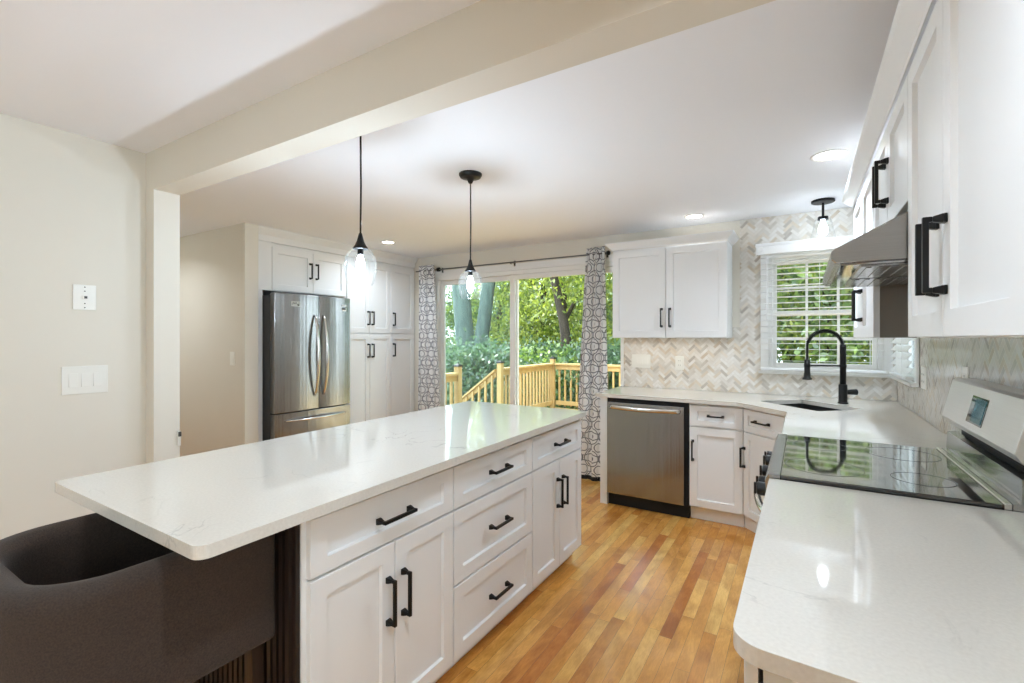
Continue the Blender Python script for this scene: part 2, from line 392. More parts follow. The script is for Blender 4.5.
# marble herringbone mosaic
def herringbone(name, plane, u0, u1, z0, z1, holes=(), label=''):
    a, b = 0.0735, 0.0228; g = 0.0022
    bm = bm_new(); c = math.cos(PI / 4)
    L_ = a + 0.0; W_ = b
    def quad(px, py, w, h):
        pts = []
        for dx, dy in ((g / 2, g / 2), (w - g / 2, g / 2), (w - g / 2, h - g / 2), (g / 2, h - g / 2)):
            X, Y = px + dx, py + dy
            pts.append(((X - Y) * c + (u0 + u1) / 2, (X + Y) * c + (z0 + z1) / 2))
        cu = sum(p[0] for p in pts) / 4; cz = sum(p[1] for p in pts) / 4
        if not (u0 - 0.03 < cu < u1 + 0.03 and z0 - 0.03 < cz < z1 + 0.03): return
        vs = [bm.verts.new((p[0], -0.0065, p[1])) for p in pts]
        bm.faces.new(vs)
    W3 = a / 3.0 if False else b
    k = a / b
    R = 90
    # classic herringbone: the pattern repeats by (b,b) and by (a,-a)+...
    for i in range(-R, R):
        for j in range(-R // 2, R // 2):
            ox = i * b + j * a; oy = i * b - j * a
            quad(ox, oy, a, b)
            quad(ox, oy + b, b, a) if False else quad(ox + 0.0, oy + b, b, a)
    for co, no in (((u0, 0, 0), (-1, 0, 0)), ((u1, 0, 0), (1, 0, 0)), ((0, 0, z0), (0, 0, -1)), ((0, 0, z1), (0, 0, 1))):
        bmesh.ops.bisect_plane(bm, geom=bm.verts[:] + bm.edges[:] + bm.faces[:], plane_co=co, plane_no=no, clear_outer=True)
    for h0, h1, k0, k1 in holes:
        near = [f for f in bm.faces if any(h0 - 0.001 < v.co.x < h1 + 0.001 and k0 - 0.001 < v.co.z < k1 + 0.001 for v in f.verts)]
        for co, no in (((h0, 0, 0), (1, 0, 0)), ((h1, 0, 0), (1, 0, 0)), ((0, 0, k0), (0, 0, 1)), ((0, 0, k1), (0, 0, 1))):
            near = [f for f in near if f.is_valid]
            gm = near + list({e for f in near for e in f.edges}) + list({v for f in near for v in f.verts})
            r_ = bmesh.ops.bisect_plane(bm, geom=gm, plane_co=co, plane_no=no)
            near = [g_ for g_ in r_['geom'] if isinstance(g_, bmesh.types.BMFace) and g_.is_valid]
        kill = [f for f in bm.faces if h0 < f.calc_center_median().x < h1 and k0 < f.calc_center_median().z < k1]
        bmesh.ops.delete(bm, geom=kill, context='FACES')
    # thin slab of grout behind
    gb = bm_new()
    wall_with_holes(gb, 'x', u0, u1, -0.0055, -0.0005, z0, z1, list(holes))
    T = Matrix.Translation((0, YB, 0)) if plane == 'back' else Matrix.Translation((XR, 0, 0)) @ Matrix.Rotation(-PI / 2, 4, 'Z')
    for B in (bm, gb): bmesh.ops.transform(B, matrix=T, verts=B.verts[:])
    for f in bm.faces: f.normal_update()
    want = Vector((0, -1, 0)) if plane == 'back' else Vector((-1, 0, 0))
    for f in bm.faces:
        if f.normal.dot(want) < 0: f.normal_flip()
    me = bpy.data.meshes.new(name); bm.to_mesh(me); bm.free(); me.materials.append(M['tile'])
    o = bpy.data.objects.new(name, me); COL.objects.link(o)
    o['kind'] = 'structure'; o['label'] = label; o['category'] = 'backsplash'
    struct('wall_grout', gb, 'grout', parent=o)
    return o
herringbone('wall_backsplash_back', 'back', -1.444, XR - 0.008, 0.915, CEIL - 0.001,
            [(-1.444, -0.45, 1.46, 3.0), (WIN1[0], WIN1[1], WIN1[2], WIN1[3])], 'marble herringbone tile around the sink window')
# the side wall (u runs as -y)
herringbone('wall_backsplash_right', 'right', -(YB - 0.008), -0.60, 0.915, 1.372, [(-WIN2[1], -WIN2[0], WIN2[2], 1.373)], 'marble herringbone tile behind the range')

# ------------------------------------------------------------------ hardware and cabinets
def bar_handle(name, parent, u, z, length, vertical, y=-0.0205):
    """black bar pull with two flared posts; local frame: x along, y inward, z up; (u,z) is its centre"""
    bm = bm_new(); so = 0.034; t = 0.0055; L2 = length / 2
    for s in (-1, 1):
        c = s * (L2 - t)
        for (y0, w0, y1, w1) in ((0, 0.0098, -0.006, 0.0098), (-0.006, 0.0098, -so + 2 * t, 0.0055), (-so + 2 * t, 0.0055, -so, 0.0055)):
            ring = []
            for yy, w in ((y0, w0), (y1, w1)):
                ring.append([bm.verts.new((c + dx * w, y + yy, dz * w)) for dx, dz in ((-1, -1), (1, -1), (1, 1), (-1, 1))])
            for i in range(4): bm.faces.new([ring[0][i], ring[0][(i + 1) % 4], ring[1][(i + 1) % 4], ring[1][i]])
            bm.faces.new(ring[0]); bm.faces.new(ring[1])
    box(bm, -L2, L2, y - so - t, y - so + t, -t, t)
    Mx = Matrix.Translation((u, 0, z)) @ (Matrix.Rotation(-PI / 2, 4, 'Y') if vertical else Matrix.Identity(4))
    bmesh.ops.transform(bm, matrix=Mx, verts=bm.verts[:])
    return build(name, bm, 'black', parent, bevel=0.0015)

def shaker(bm, x0, x1, z0, z1, fr=0.056, t=0.02, rec=0.012, slope=0.003):
    """recessed-panel front; outer face at y=-t, back at y=-0.0005"""
    yb, yf = -0.0005, -t
    def ring(a, b, c, d, y): return [bm.verts.new(p) for p in ((a, y, c), (b, y, c), (b, y, d), (a, y, d))]
    fz = min(fr, (z1 - z0) * 0.27)
    o0 = ring(x0, x1, z0, z1, yb); o1 = ring(x0, x1, z0, z1, yf + 0.0015)
    o2 = ring(x0 + .0015, x1 - .0015, z0 + .0015, z1 - .0015, yf)
    i0 = ring(x0 + fr, x1 - fr, z0 + fz, z1 - fz, yf); i1 = ring(x0 + fr + slope, x1 - fr - slope, z0 + fz + slope, z1 - fz - slope, yf + rec)
    for a, b in ((o0, o1), (o1, o2), (o2, i0), (i0, i1)):
        for i in range(4): bm.faces.new([a[i], a[(i + 1) % 4], b[(i + 1) % 4], b[i]])
    bm.faces.new(i1); bm.faces.new(list(reversed(o0)))

def cabinet(name, label, loc, rz, w, d, z0, z1, fronts, group=None, toe=False, side_mat=None, cat='cabinet', inset0=0.0, inset1=0.0, xtop=None):
    """loc is the front corner at local x=0; fronts: (kind, x0,x1,z0,z1, handle or None) handle=(u,z,len,vertical)"""
    t = thing(name, label, cat, loc, rz, group)
    bm = bm_new()
    box(bm, inset0, w - inset1, 0.0, d, z0, z1 if xtop is None else xtop)
    if toe: box(bm, inset0, w - inset1, 0.045, d, 0.0, z0 - 0.0003)
    build('body', bm, 'cab', t)
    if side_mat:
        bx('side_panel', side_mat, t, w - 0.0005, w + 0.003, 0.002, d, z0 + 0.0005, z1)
    for f in fronts:
        kind, x0, x1, a0, a1, hd = f
        bm = bm_new(); shaker(bm, x0, x1, a0, a1)
        p = build(kind, bm, 'cab', t)
        if hd: bar_handle('handle', p, *hd)
    return t

H = 0.155
# --- island (faces +X): local x -> +Y, local y -> -X
IX = -1.20  # carcass front plane, door faces at -1.18
def isl(y0, y1): return (IX, y0, 0), PI / 2, y1 - y0, 0.62
g = 0.004
loc, rz, w, d = isl(0.822, 1.4755)
cabinet('island_cabinet', 'white island cabinet with one wide drawer over two doors, nearest the stool', loc, rz, w, d, 0.075, 0.882, [
    ('drawer', 0.014, w - g / 2, 0.688, 0.856, (w / 2 + 0.005, 0.773, 0.15, False)),
    ('door', 0.014, 0.337, 0.078, 0.679, (0.304, 0.494, 0.152, True)),
    ('door', 0.341, w - g / 2, 0.078, 0.679, (0.374, 0.494, 0.152, True))], group='island base cabinets', toe=True)
loc, rz, w, d = isl(1.4765, 2.1185)
cabinet('island_cabinet', 'white island cabinet of three stacked drawers, middle of the island', loc, rz, w, d, 0.075, 0.882, [
    ('drawer', g, w - g, 0.688, 0.856, (w / 2, 0.777, 0.142, False)),
    ('drawer', g, w - g, 0.383, 0.679, (w / 2, 0.535, 0.142, False)),
    ('drawer', g, w - g, 0.078, 0.374, (w / 2, 0.227, 0.142, False))], group='island base cabinets', toe=True)
loc, rz, w, d = isl(2.1195, 2.752)
cabinet('island_cabinet', 'white island cabinet with a drawer over two doors, nearest the patio door', loc, rz, w, d, 0.075, 0.882, [
    ('drawer', g, w - 0.008, 0.688, 0.856, (w / 2, 0.777, 0.142, False)),
    ('door', g, w / 2 - 0.002, 0.078, 0.679, (w / 2 - 0.034, 0.50, 0.16, True)),
    ('door', w / 2 + 0.002, w - 0.008, 0.078, 0.679, (w / 2 + 0.034, 0.50, 0.16, True))], group='island base cabinets', toe=True)
# fluted dark end panel
bm = bm_new(); box(bm, -1.822, -1.206, 0.808, 0.821, 0.001, 0.882)
x = -1.822
while x < -1.215:
    box(bm, x, x + 0.017, 0.796, 0.808, 0.001, 0.882); x += 0.0292
tag(build('fluted_panel', bm, 'darkwood'), 'dark wooden fluted panel on the end of the island behind the stool', 'panel')

def slab(name, outline, z0, z1, holes=(), bevel=0.004):
    bm = bm_new()
    loops = [outline] + list(holes); edges = []
    for lp in loops:
        vs = [bm.verts.new((p[0], p[1], z0)) for p in lp]
        edges += [bm.edges.new((vs[i], vs[(i + 1) % len(vs)])) for i in range(len(vs))]
    r = bmesh.ops.triangle_fill(bm, edges=edges, use_beauty=True)
    fs = [f for f in bm.faces]
    r = bmesh.ops.extrude_face_region(bm, geom=fs)
    bmesh.ops.translate(bm, vec=(0, 0, z1 - z0), verts=[e for e in r['geom'] if isinstance(e, bmesh.types.BMVert)])
    return build(name, bm, 'quartz', None, bevel=bevel)

def rounded(pts, rads, seg=6):
    out = []; n = len(pts)
    for i in range(n):
        p = Vector(pts[i]); r = rads[i]
        if not r: out.append(tuple(p)); continue
        a = (Vector(pts[i - 1]) - p).normalized(); b = (Vector(pts[(i + 1) % n]) - p).normalized()
        ang = a.angle(b); dd = r / math.tan(ang / 2); c = p + (a + b).normalized() * (r / math.sin(ang / 2))
        s0 = p + a * dd - c; s1 = p + b * dd - c; tot = s0.angle(s1)
        sign = 1 if s0.x * s1.y - s0.y * s1.x > 0 else -1
        for k in range(seg + 1):
            th = sign * tot * k / seg; cs, sn = math.cos(th), math.sin(th)
            out.append((c.x + s0.x * cs - s0.y * sn, c.y + s0.x * sn + s0.y * cs))
    return out

ISLAND_TOP = rounded([(-2.03, 0.516), (-1.118, 0.516), (-1.15, 2.76), (-2.062, 2.76)], [0.02, 0.03, 0.015, 0.02])
tag(slab('island_countertop', ISLAND_TOP, 0.8825, 0.914), 'long white quartz top of the kitchen island', 'countertop')

# --- back run
CT0, CT1 = 0.8845, 0.914
bx_p = bm_new(); box(bx_p, -1.437, -1.377, 3.735, 4.362, 0.0005, CT0 - 0.001)
tag(build('cabinet_end_panel', bx_p, 'cab', None, bevel=0.002), 'white end panel beside the dishwasher, near the patterned curtain', 'panel')

cabinet('base_cabinet', 'white base cabinet with one drawer and door beside the dishwasher', (-0.7305, 3.75, 0), 0, 0.368, 0.605, 0.105, CT0 - 0.001, [
    ('drawer', 0.003, 0.366, 0.715, 0.866, (0.185, 0.795, 0.11, False)),
    ('door', 0.003, 0.366, 0.11, 0.703, (0.027, 0.53, 0.15, True))], toe=True)

# diagonal sink base: built in world axes, fronts in a turned child frame
t = thing('sink_base_cabinet', 'white diagonal corner cabinet under the black sink', 'cabinet', (-0.359, 3.75, 0), -PI / 4)
def to_local(p):
    q = Matrix.Rotation(PI / 4, 4, 'Z') @ (Vector((p[0], p[1], 0)) - Vector((-0.359, 3.75, 0))); return (q.x, q.y)
DL = 0.438
fx, fy = -0.359 + DL * 0.7071, 3.75 - DL * 0.7071
pent = [to_local(p) for p in ((-0.359, 3.752), (-0.359, 4.36), (0.574, 4.36), (0.574, fy), (fx, fy))]
bm = bm_new(); prism(bm, pent, 0.105, 0.64); box(bm, 0.004, DL - 0.004, 0.001, 0.02, 0.6405, CT0 - 0.001)
kick = [to_local(p) for p in ((-0.359, 3.80), (-0.359, 4.36), (0.574, 4.36), (0.574, fy + .04), (fx + .04, fy + .01))]
prism(bm, kick, 0.0, 0.1045)
build('body', bm, 'cab', t)
bm = bm_new(); shaker(bm, 0.018, DL - 0.006, 0.715, 0.866, fr=0.045); p = build('drawer_front', bm, 'cab', t); bar_handle('handle', p, DL / 2 - 0.02, 0.795, 0.13, False)
bm = bm_new(); shaker(bm, 0.018, DL - 0.006, 0.11, 0.703, fr=0.05); p = build('door', bm, 'cab', t); bar_handle('handle', p, 0.03, 0.525, 0.14, True)

cabinet('base_cabinet', 'white base cabinet between the range and the diagonal sink cabinet', (-0.04, fy - 0.008, 0), -PI / 2, fy - 0.008 - 2.527, 0.61, 0.105, CT0 - 0.001, [
    ('drawer', 0.004, 0.44, 0.715, 0.866, (0.22, 0.795, 0.15, False)), ('drawer', 0.446, 0.895, 0.715, 0.866, (0.67, 0.795, 0.15, False)),
    ('door', 0.004, 0.44, 0.11, 0.703, (0.40, 0.60, 0.15, True)), ('door', 0.446, 0.895, 0.11, 0.703, (0.485, 0.60, 0.15, True))], toe=True)
nb = cabinet('base_cabinet', 'white base cabinet under the counter nearest the camera, beside the range', (-0.052, 1.747, 0), -PI / 2, 0.927, 0.61, 0.105, CT0 - 0.001, [
    ('drawer', 0.004, 0.46, 0.715, 0.866, None), ('drawer', 0.466, 0.923, 0.715, 0.866, None),
    ('door', 0.004, 0.46, 0.11, 0.703, None), ('door', 0.466, 0.923, 0.11, 0.703, None)], toe=True)

for ch in nb.children:
    if ch.name.split('.')[0] in ('door', 'drawer'): ch.location.y = -0.007
# corner countertop with the sink cut-out
SC = Vector((0.035, 3.815)); su = Vector((0.7071, -0.7071)); sv = Vector((0.7071, 0.7071)); sl, sw = 0.252, 0.186
def sp(a, b): q = SC + su * a + sv * b; return (q.x, q.y)
hole = rounded([sp(-sl, -sw), sp(sl, -sw), sp(sl, sw), sp(-sl, sw)], [0.02] * 4, 4)
ctop = rounded([(-1.47, 4.3625), (-1.47, 3.70), (-0.40, 3.70), (-0.085, 3.385), (-0.085, 2.523), (0.5775, 2.523), (0.5775, 4.3625)], [0, .012, 0.03, 0.03, 0, 0, 0], 5)
tag(slab('corner_countertop', ctop, CT0, CT1, [hole]), 'white quartz worktop wrapping the corner around the sink', 'countertop')
ntop = rounded([(-0.094, 1.7505), (-0.095, 0.783), (0.5775, 0.748), (0.5775, 1.7505)], [0, 0.05, 0, 0], 8)
tag(slab('side_countertop', ntop, CT0, CT1), 'white quartz worktop nearest the camera, with a rounded corner, beside the range', 'countertop')

# sink bowl
t = thing('sink', 'black undermount sink set diagonally in the corner worktop', 'sink', (SC.x, SC.y, 0.68), -PI / 4)
bm = bm_new()
def rring(a, b, z, r=0.03): return [bm.verts.new((p[0], p[1], z)) for p in rounded([(-a, -b), (a, -b), (a, b), (-a, b)], [r] * 4, 4)]
rs = [rring(sl + 0.02, sw + 0.02, 0.203), rring(sl + 0.003, sw + 0.003, 0.203), rring(sl - 0.004, sw - 0.004, 0.02), rring(sl - 0.03, sw - 0.03, 0.004)]
for a, b in zip(rs, rs[1:]):
    for i in range(len(a)): bm.faces.new([a[i], a[(i + 1) % len(a)], b[(i + 1) % len(a)], b[i]])
bm.faces.new(rs[-1]); build('bowl', bm, 'sink', t, smooth=False)
bm = bm_new(); lathe(bm, [(0.045, 0.005), (0.045, 0.008), (0.03, 0.009), (0.028, 0.006)], 24); build('drain', bm, 'steel', t, smooth=True)

# ------------------------------------------------------------------ faucet
t = thing('kitchen_faucet', 'matte black spring-neck faucet with pull-down spray head behind the sink', 'faucet', (0.237, 4.012, CT1))
fd = Vector((-0.93, -0.37, 0)).normalized()
bm = bm_new(); lathe(bm, [(0.031, 0), (0.031, 0.008), (0.026, 0.012), (0.026, 0.13), (0.02, 0.135)], 28); build('base', bm, 'black', t, smooth=True, bevel=0.001)
bm = bm_new(); lathe(bm, [(0.019, 0.134), (0.019, 0.385), (0.019, 0.387), (0.019, 0.41), (0.013, 0.412)], 20); build('column', bm, 'black', t, smooth=True)
R_ = 0.114; top = 0.395
arc = []
for k in range(41):
    a = PI * k / 40; arc.append(fd * (R_ - R_ * math.cos(a)) + Vector((0, 0, top + R_ * 0.98 * math.sin(a))))
for k in range(1, 10): arc.append(fd * (2 * R_) + Vector((0, 0, top - 0.011 * k)))
bm = bm_new(); tube(bm, arc, 0.0085, 10); build('hose', bm, 'dark', t, smooth=True)
# coil spring round the hose arc
bm = bm_new(); pts = []; turns = 34; NN = turns * 10
for k in range(NN + 1):
    u = k / NN * 0.92; fi = u * 40; i0 = min(int(fi), 39); q = arc[i0].lerp(arc[i0 + 1], fi - i0); tt = (arc[i0 + 1] - arc[i0]).normalized()
    s = Vector((fd.y, -fd.x, 0)); w_ = s.cross(tt); an = 2 * PI * turns * k / NN
    pts.append(q + (s * math.cos(an) + w_ * math.sin(an)) * 0.0125)
tube(bm, pts, 0.0026, 5); build('spring', bm, 'black', t, smooth=True)
bm = bm_new(); lathe(bm, [(0.010, 0.305), (0.0185, 0.30), (0.0185, 0.215), (0.021, 0.2), (0.021, 0.18), (0.03, 0.175), (0.03, 0.163), (0.01, 0.162)], 22, c=tuple(fd * 2 * R_)); build('spray_head', bm, 'black', t, smooth=True)
bm = bm_new(); tube(bm, [fd * 0.01 + Vector((0, 0, 0.262)), fd * (2 * R_ - 0.012) + Vector((0, 0, 0.262))], 0.0055, 8)
lathe(bm, [(0.022, 0.253), (0.022, 0.271)], 18); lathe(bm, [(0.0205, 0.253), (0.0205, 0.271)], 18, c=tuple(fd * 2 * R_)); build('holder_arm', bm, 'black', t)
bm = bm_new(); hd = Vector((0.86, 0.45, 0)).normalized()
tube(bm, [Vector((0, 0, 0.08)) + hd * 0.02, Vector((0, 0, 0.08)) + hd * 0.078, Vector((0, 0, 0.08)) + hd * 0.09], [0.017, 0.02, 0.021], 14); build('handle', bm, 'black', t, bevel=0.001)

# ------------------------------------------------------------------ dishwasher
t = thing('dishwasher', 'stainless steel dishwasher with a curved bar handle', 'dishwasher', (-1.373, 3.735, 0))
WD = 0.639
bx('body', 'rubber', t, 0.001, WD - 0.001, 0.0, 0.60, 0.10, CT0 - 0.002)
bx('toe_kick', 'rubber', t, 0.001, WD - 0.001, 0.03, 0.12, 0.0005, 0.0995)
bm = bm_new(); prof = [(0.0, 0.105), (-0.022, 0.105), (-0.024, 0.12), (-0.024, 0.80), (-0.020, 0.847), (0.0, 0.849)]
prism(bm, prof, 0.004, WD - 0.03, 'x'); dr = build('door', bm, 'steel', t, bevel=0.002)
bm = bm_new(); n = 20
pts = [Vector((0.03 + (WD - 0.09) * k / n, -0.028 - 0.034 * math.sin(PI * k / n) ** 0.6, 0.812 - 0.004 * math.sin(PI * k / n))) for k in range(n + 1)]
tube(bm, pts, 0.016, 10, flat=(0.55, 1.1)); build('handle', bm, 'steel_bright', dr, smooth=True)

# ------------------------------------------------------------------ range
RY0, RY1 = 1.755, 2.518
t = thing('range', 'stainless steel electric range with a black glass cooktop and front knobs', 'range', (0, 0, 0))
bx('body', 'steel', t, -0.068, 0.574, RY0, RY1, 0.10, 0.899)
bx('toe_kick', 'rubber', t, -0.03, 0.56, RY0 + 0.02, RY1 - 0.02, 0.0005, 0.0995)
bx('cooktop', 'glasstop', t, -0.062, 0.455, RY0 + 0.004, RY1 - 0.004, 0.9, 0.926, bevel=0.003)
bm = bm_new(); prism(bm, [(-0.069, 0.80), (-0.098, 0.815), (-0.107, 0.905), (-0.098, 0.926), (-0.0625, 0.928), (-0.0625, 0.9), (-0.069, 0.9)], RY0 + 0.001, RY1 - 0.001, 'y')
build('control_panel', bm, 'steel', t, bevel=0.002)
# printed burner rings
for (bxx, byy, rad) in ((0.06, 1.95, 0.115), (0.06, 2.33, 0.095), (0.32, 1.94, 0.08), (0.32, 2.32, 0.115)):
    bm = bm_new(); lathe(bm, [(rad, 0.9262), (rad, 0.9266), (rad - 0.0025, 0.9266), (rad - 0.0025, 0.9262)], 56, c=(bxx, byy, 0), cap=False); build('burner_ring', bm, 'burner', t)
bm = bm_new(); box(bm, 0.4555, 0.472, RY0 + 0.001, RY1 - 0.001, 0.9, 0.931); build('rear_trim', bm, 'steel_bright', t, bevel=0.003)
for yk in (1.86, 1.945, 2.115, 2.30, 2.385):
    bm = bm_new(); c = (-0.101, yk, 0.845)
    lathe(bm, [(0.0285, 0), (0.0285, 0.006), (0.0225, 0.008), (0.0235, 0.032), (0.021, 0.036)], 22, c=c, axis='x', flip=-1); box(bm, -0.147, -0.1385, yk - 0.004, yk + 0.004, 0.825, 0.865)
    build('knob', bm, 'dark', t, bevel=0.001)
bm = bm_new(); box(bm, -0.094, -0.069, RY0 + 0.004, RY1 - 0.004, 0.235, 0.795); dr = build('oven_door', bm, 'steel_h', t, bevel=0.003)
bx('door_glass', 'glasstop', dr, -0.0955, -0.094, RY0 + 0.12, RY1 - 0.12, 0.36, 0.66)
n = 24; bm = bm_new()
pts = [Vector((-0.092 - 0.062 * max(0, math.sin(PI * k / n)) ** 0.55, RY0 + 0.055 + (RY1 - RY0 - 0.11) * k / n, 0.775)) for k in range(n + 1)]
tube(bm, pts, 0.012, 12); build('handle', bm, 'steel_bright', dr, smooth=True)
bm = bm_new(); box(bm, -0.09, -0.069, RY0 + 0.004, RY1 - 0.004, 0.105, 0.228); build('storage_drawer', bm, 'steel_h', t, bevel=0.003)
# backguard
bm = bm_new(); prism(bm, [(0.4725, 0.9), (0.4725, 0.931), (0.487, 0.933), (0.490, 0.998), (0.515, 1.003), (0.575, 1.003), (0.575, 0.9)], RY0, RY1, 'y'); build('backguard_riser', bm, 'steel_mirror', t)
bm = bm_new(); box(bm, 0.53, 0.575, RY0 + 0.01, RY1 - 0.01, 1.003, 1.05); build('vent_gap', bm, 'rubber', t)
bm = bm_new(); prism(bm, [(0.492, 1.036), (0.474, 1.062), (0.506, 1.204), (0.516, 1.212), (0.575, 1.212), (0.575, 1.0505), (0.53, 1.0505), (0.53, 1.036)], RY0, RY1, 'y')
bgd = build('backguard', bm, 'steel_pale', t, bevel=0.002)
def on_bg(z): return 0.474 + (z - 1.062) / (1.204 - 1.062) * 0.032
bm = bm_new(); prism(bm, [(on_bg(1.085) - 0.0015, 1.085), (on_bg(1.174) - 0.0015, 1.174), (on_bg(1.174) + 0.002, 1.174), (on_bg(1.085) + 0.002, 1.085)], 2.05, 2.212, 'y'); dsp = build('display', bm, 'glasstop', bgd)
bm = bm_new(); prism(bm, [(on_bg(1.092) - 0.003, 1.092), (on_bg(1.168) - 0.003, 1.168), (on_bg(1.168) - 0.0016, 1.168), (on_bg(1.092) - 0.0016, 1.092)], 2.062, 2.165, 'y'); build('screen', bm, 'lcd', dsp)

# ------------------------------------------------------------------ range hood
t = thing('range_hood', 'wedge-shaped stainless steel range hood under the wall cabinets', 'hood', (0, 0, 0))
HY0, HY1 = 1.753, 2.512
bm = bm_new(); prism(bm, [(0.580, 1.598), (0.084, 1.598), (0.074, 1.61), (0.074, 1.636), (0.084, 1.644), (0.252, 1.733), (0.31, 1.758), (0.580, 1.758)], HY0, HY1, 'y'); build('canopy', bm, 'steel_h', t, bevel=0.004)
bm = bm_new(); box(bm, 0.10, 0.57, HY0 + 0.015, HY1 - 0.015, 1.592, 1.5975); build('underside', bm, 'steel_mirror', t)
for y0 in (HY0 + 0.03, HY0 + 0.39):
    bm = bm_new(); box(bm, 0.15, 0.52, y0, y0 + 0.335, 1.586, 1.5918)
    for k in range(11): box(bm, 0.165 + k * 0.031, 0.178 + k * 0.031, y0 + 0.02, y0 + 0.315, 1.584, 1.586)
    build('grease_filter', bm, 'steel', t)

# ------------------------------------------------------------------ upper cabinets
UZ0, UZ1 = 1.371, 2.14
wc = cabinet('wall_cabinet', 'white two-door wall cabinet above the dishwasher', (-1.441, 4.06, 0), 0, 0.934, 0.303, UZ0, UZ1, [
    ('door', 0.003, 0.462, UZ0 + .002, 2.127, (0.430, 1.54, 0.155, True)),
    ('door', 0.466, 0.931, UZ0 + .002, 2.127, (0.498, 1.54, 0.155, True))])
UNDER = wc
CR = [(0, 2.1405), (0.003, 2.1405), (0.006, 2.150), (0.045, 2.186), (0.052, 2.198), (0.052, 2.202), (0, 2.202)]
CR = [(o + 0.001, z) for o, z in CR]
bm = bm_new(); sweep(bm, [(-1.4415, 4.361), (-1.4415, 4.04), (-0.5065, 4.04), (-0.5065, 4.361)][::-1][::-1], [(-o, z) for o, z in CR] if False else CR)
tag(build('crown_molding', bm, 'cab'), 'white crown molding on the cabinet above the dishwasher', 'molding')

cabinet('wall_cabinet', 'white wall cabinet with two tall doors nearest the camera', (0.275, 1.743, 0), -PI / 2, 0.84, 0.305, UZ0, UZ1, [
    ('door', 0.003, 0.396, UZ0 + .002, 2.127, (0.362, 1.545, 0.16, True)),
    ('door', 0.400, 0.837, UZ0 + .002, 2.127, (0.432, 1.545, 0.16, True))])
cabinet('wall_cabinet', 'short white two-door wall cabinet over the range hood', (0.275, 2.515, 0), -PI / 2, 0.770, 0.305, 1.7595, UZ1, [
    ('door', 0.003, 0.383, 1.763, 2.127, (0.352, 1.92, 0.15, True)),
    ('door', 0.387, 0.767, 1.763, 2.127, (0.418, 1.92, 0.15, True))])
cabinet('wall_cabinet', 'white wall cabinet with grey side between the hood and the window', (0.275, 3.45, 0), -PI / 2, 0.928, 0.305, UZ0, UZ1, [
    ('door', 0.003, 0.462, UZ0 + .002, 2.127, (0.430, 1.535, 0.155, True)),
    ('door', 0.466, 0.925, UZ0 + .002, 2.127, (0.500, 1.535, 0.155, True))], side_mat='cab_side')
bm = bm_new(); sweep(bm, [(0.2545, 0.9), (0.2545, 3.4505), (0.582, 3.4505)][::-1], CR)
tag(build('crown_molding', bm, 'cab'), 'long white crown molding over the cabinets above the range', 'molding')

# ------------------------------------------------------------------ refrigerator and pantry wall (faces +X)
PX = -4.12  # carcass plane; doors at -4.10
def pan(y0): return (PX, y0, 0), PI / 2
loc, rz = pan(2.360)
t = cabinet('refrigerator_cabinet', 'white two-door cabinet above the refrigerator', loc, rz, 0.972, 0.62, 1.80, 2.235, [
    ('door', 0.155, 0.573, 1.806, 2.20, (0.540, 2.02, 0.15, True)),
    ('door', 0.577, 0.968, 1.806, 2.20, (0.610, 2.02, 0.15, True))])
bx('side_panel', 'cab', t, 0.001, 0.064, -0.019, 0.62, 0.0005, 1.7995); bx('side_panel', 'cab', t, 0.953, 0.971, 0.002, 0.62, 0.0005, 1.7995)
bx('face_strip', 'cab', t, 0.001, 0.150, -0.019, -0.0005, 1.80, 2.235)
loc, rz = pan(3.3335)
w = 0.632
cabinet('pantry_cabinet', 'tall white pantry cabinet with four doors beside the refrigerator', loc, rz, w, 0.62, 0.09, 2.235, [
    ('door', 0.012, 0.315, 1.425, 2.20, (0.288, 1.59, 0.15, True)), ('door', 0.319, w - 0.002, 1.425, 2.20, (0.347, 1.59, 0.15, True)),
    ('door', 0.012, 0.315, 0.095, 1.415, (0.288, 1.23, 0.15, True)), ('door', 0.319, w - 0.002, 0.095, 1.415, (0.347, 1.23, 0.15, True))], toe=True)
loc, rz = pan(3.9665); w = 0.398
cabinet('pantry_cabinet', 'tall narrow white pantry cabinet with two doors beside the patio curtain', loc, rz, w, 0.62, 0.09, 2.235, [
    ('door', 0.003, w - 0.008, 1.425, 2.20, (0.036, 1.59, 0.15, True)), ('door', 0.003, w - 0.008, 0.095, 1.415, (0.036, 1.23, 0.15, True))], toe=True)
bm = bm_new(); sweep(bm, [(-4.0995, 4.364), (-4.0995, 2.358)][::-1], [(-0.02, 2.2365), (0.003, 2.2365), (0.006, 2.29), (0.05, 2.338), (0.055, 2.353), (-0.02, 2.353)])
tag(build('crown_molding', bm, 'cab'), 'white crown molding along the ceiling over the pantry and refrigerator', 'molding')

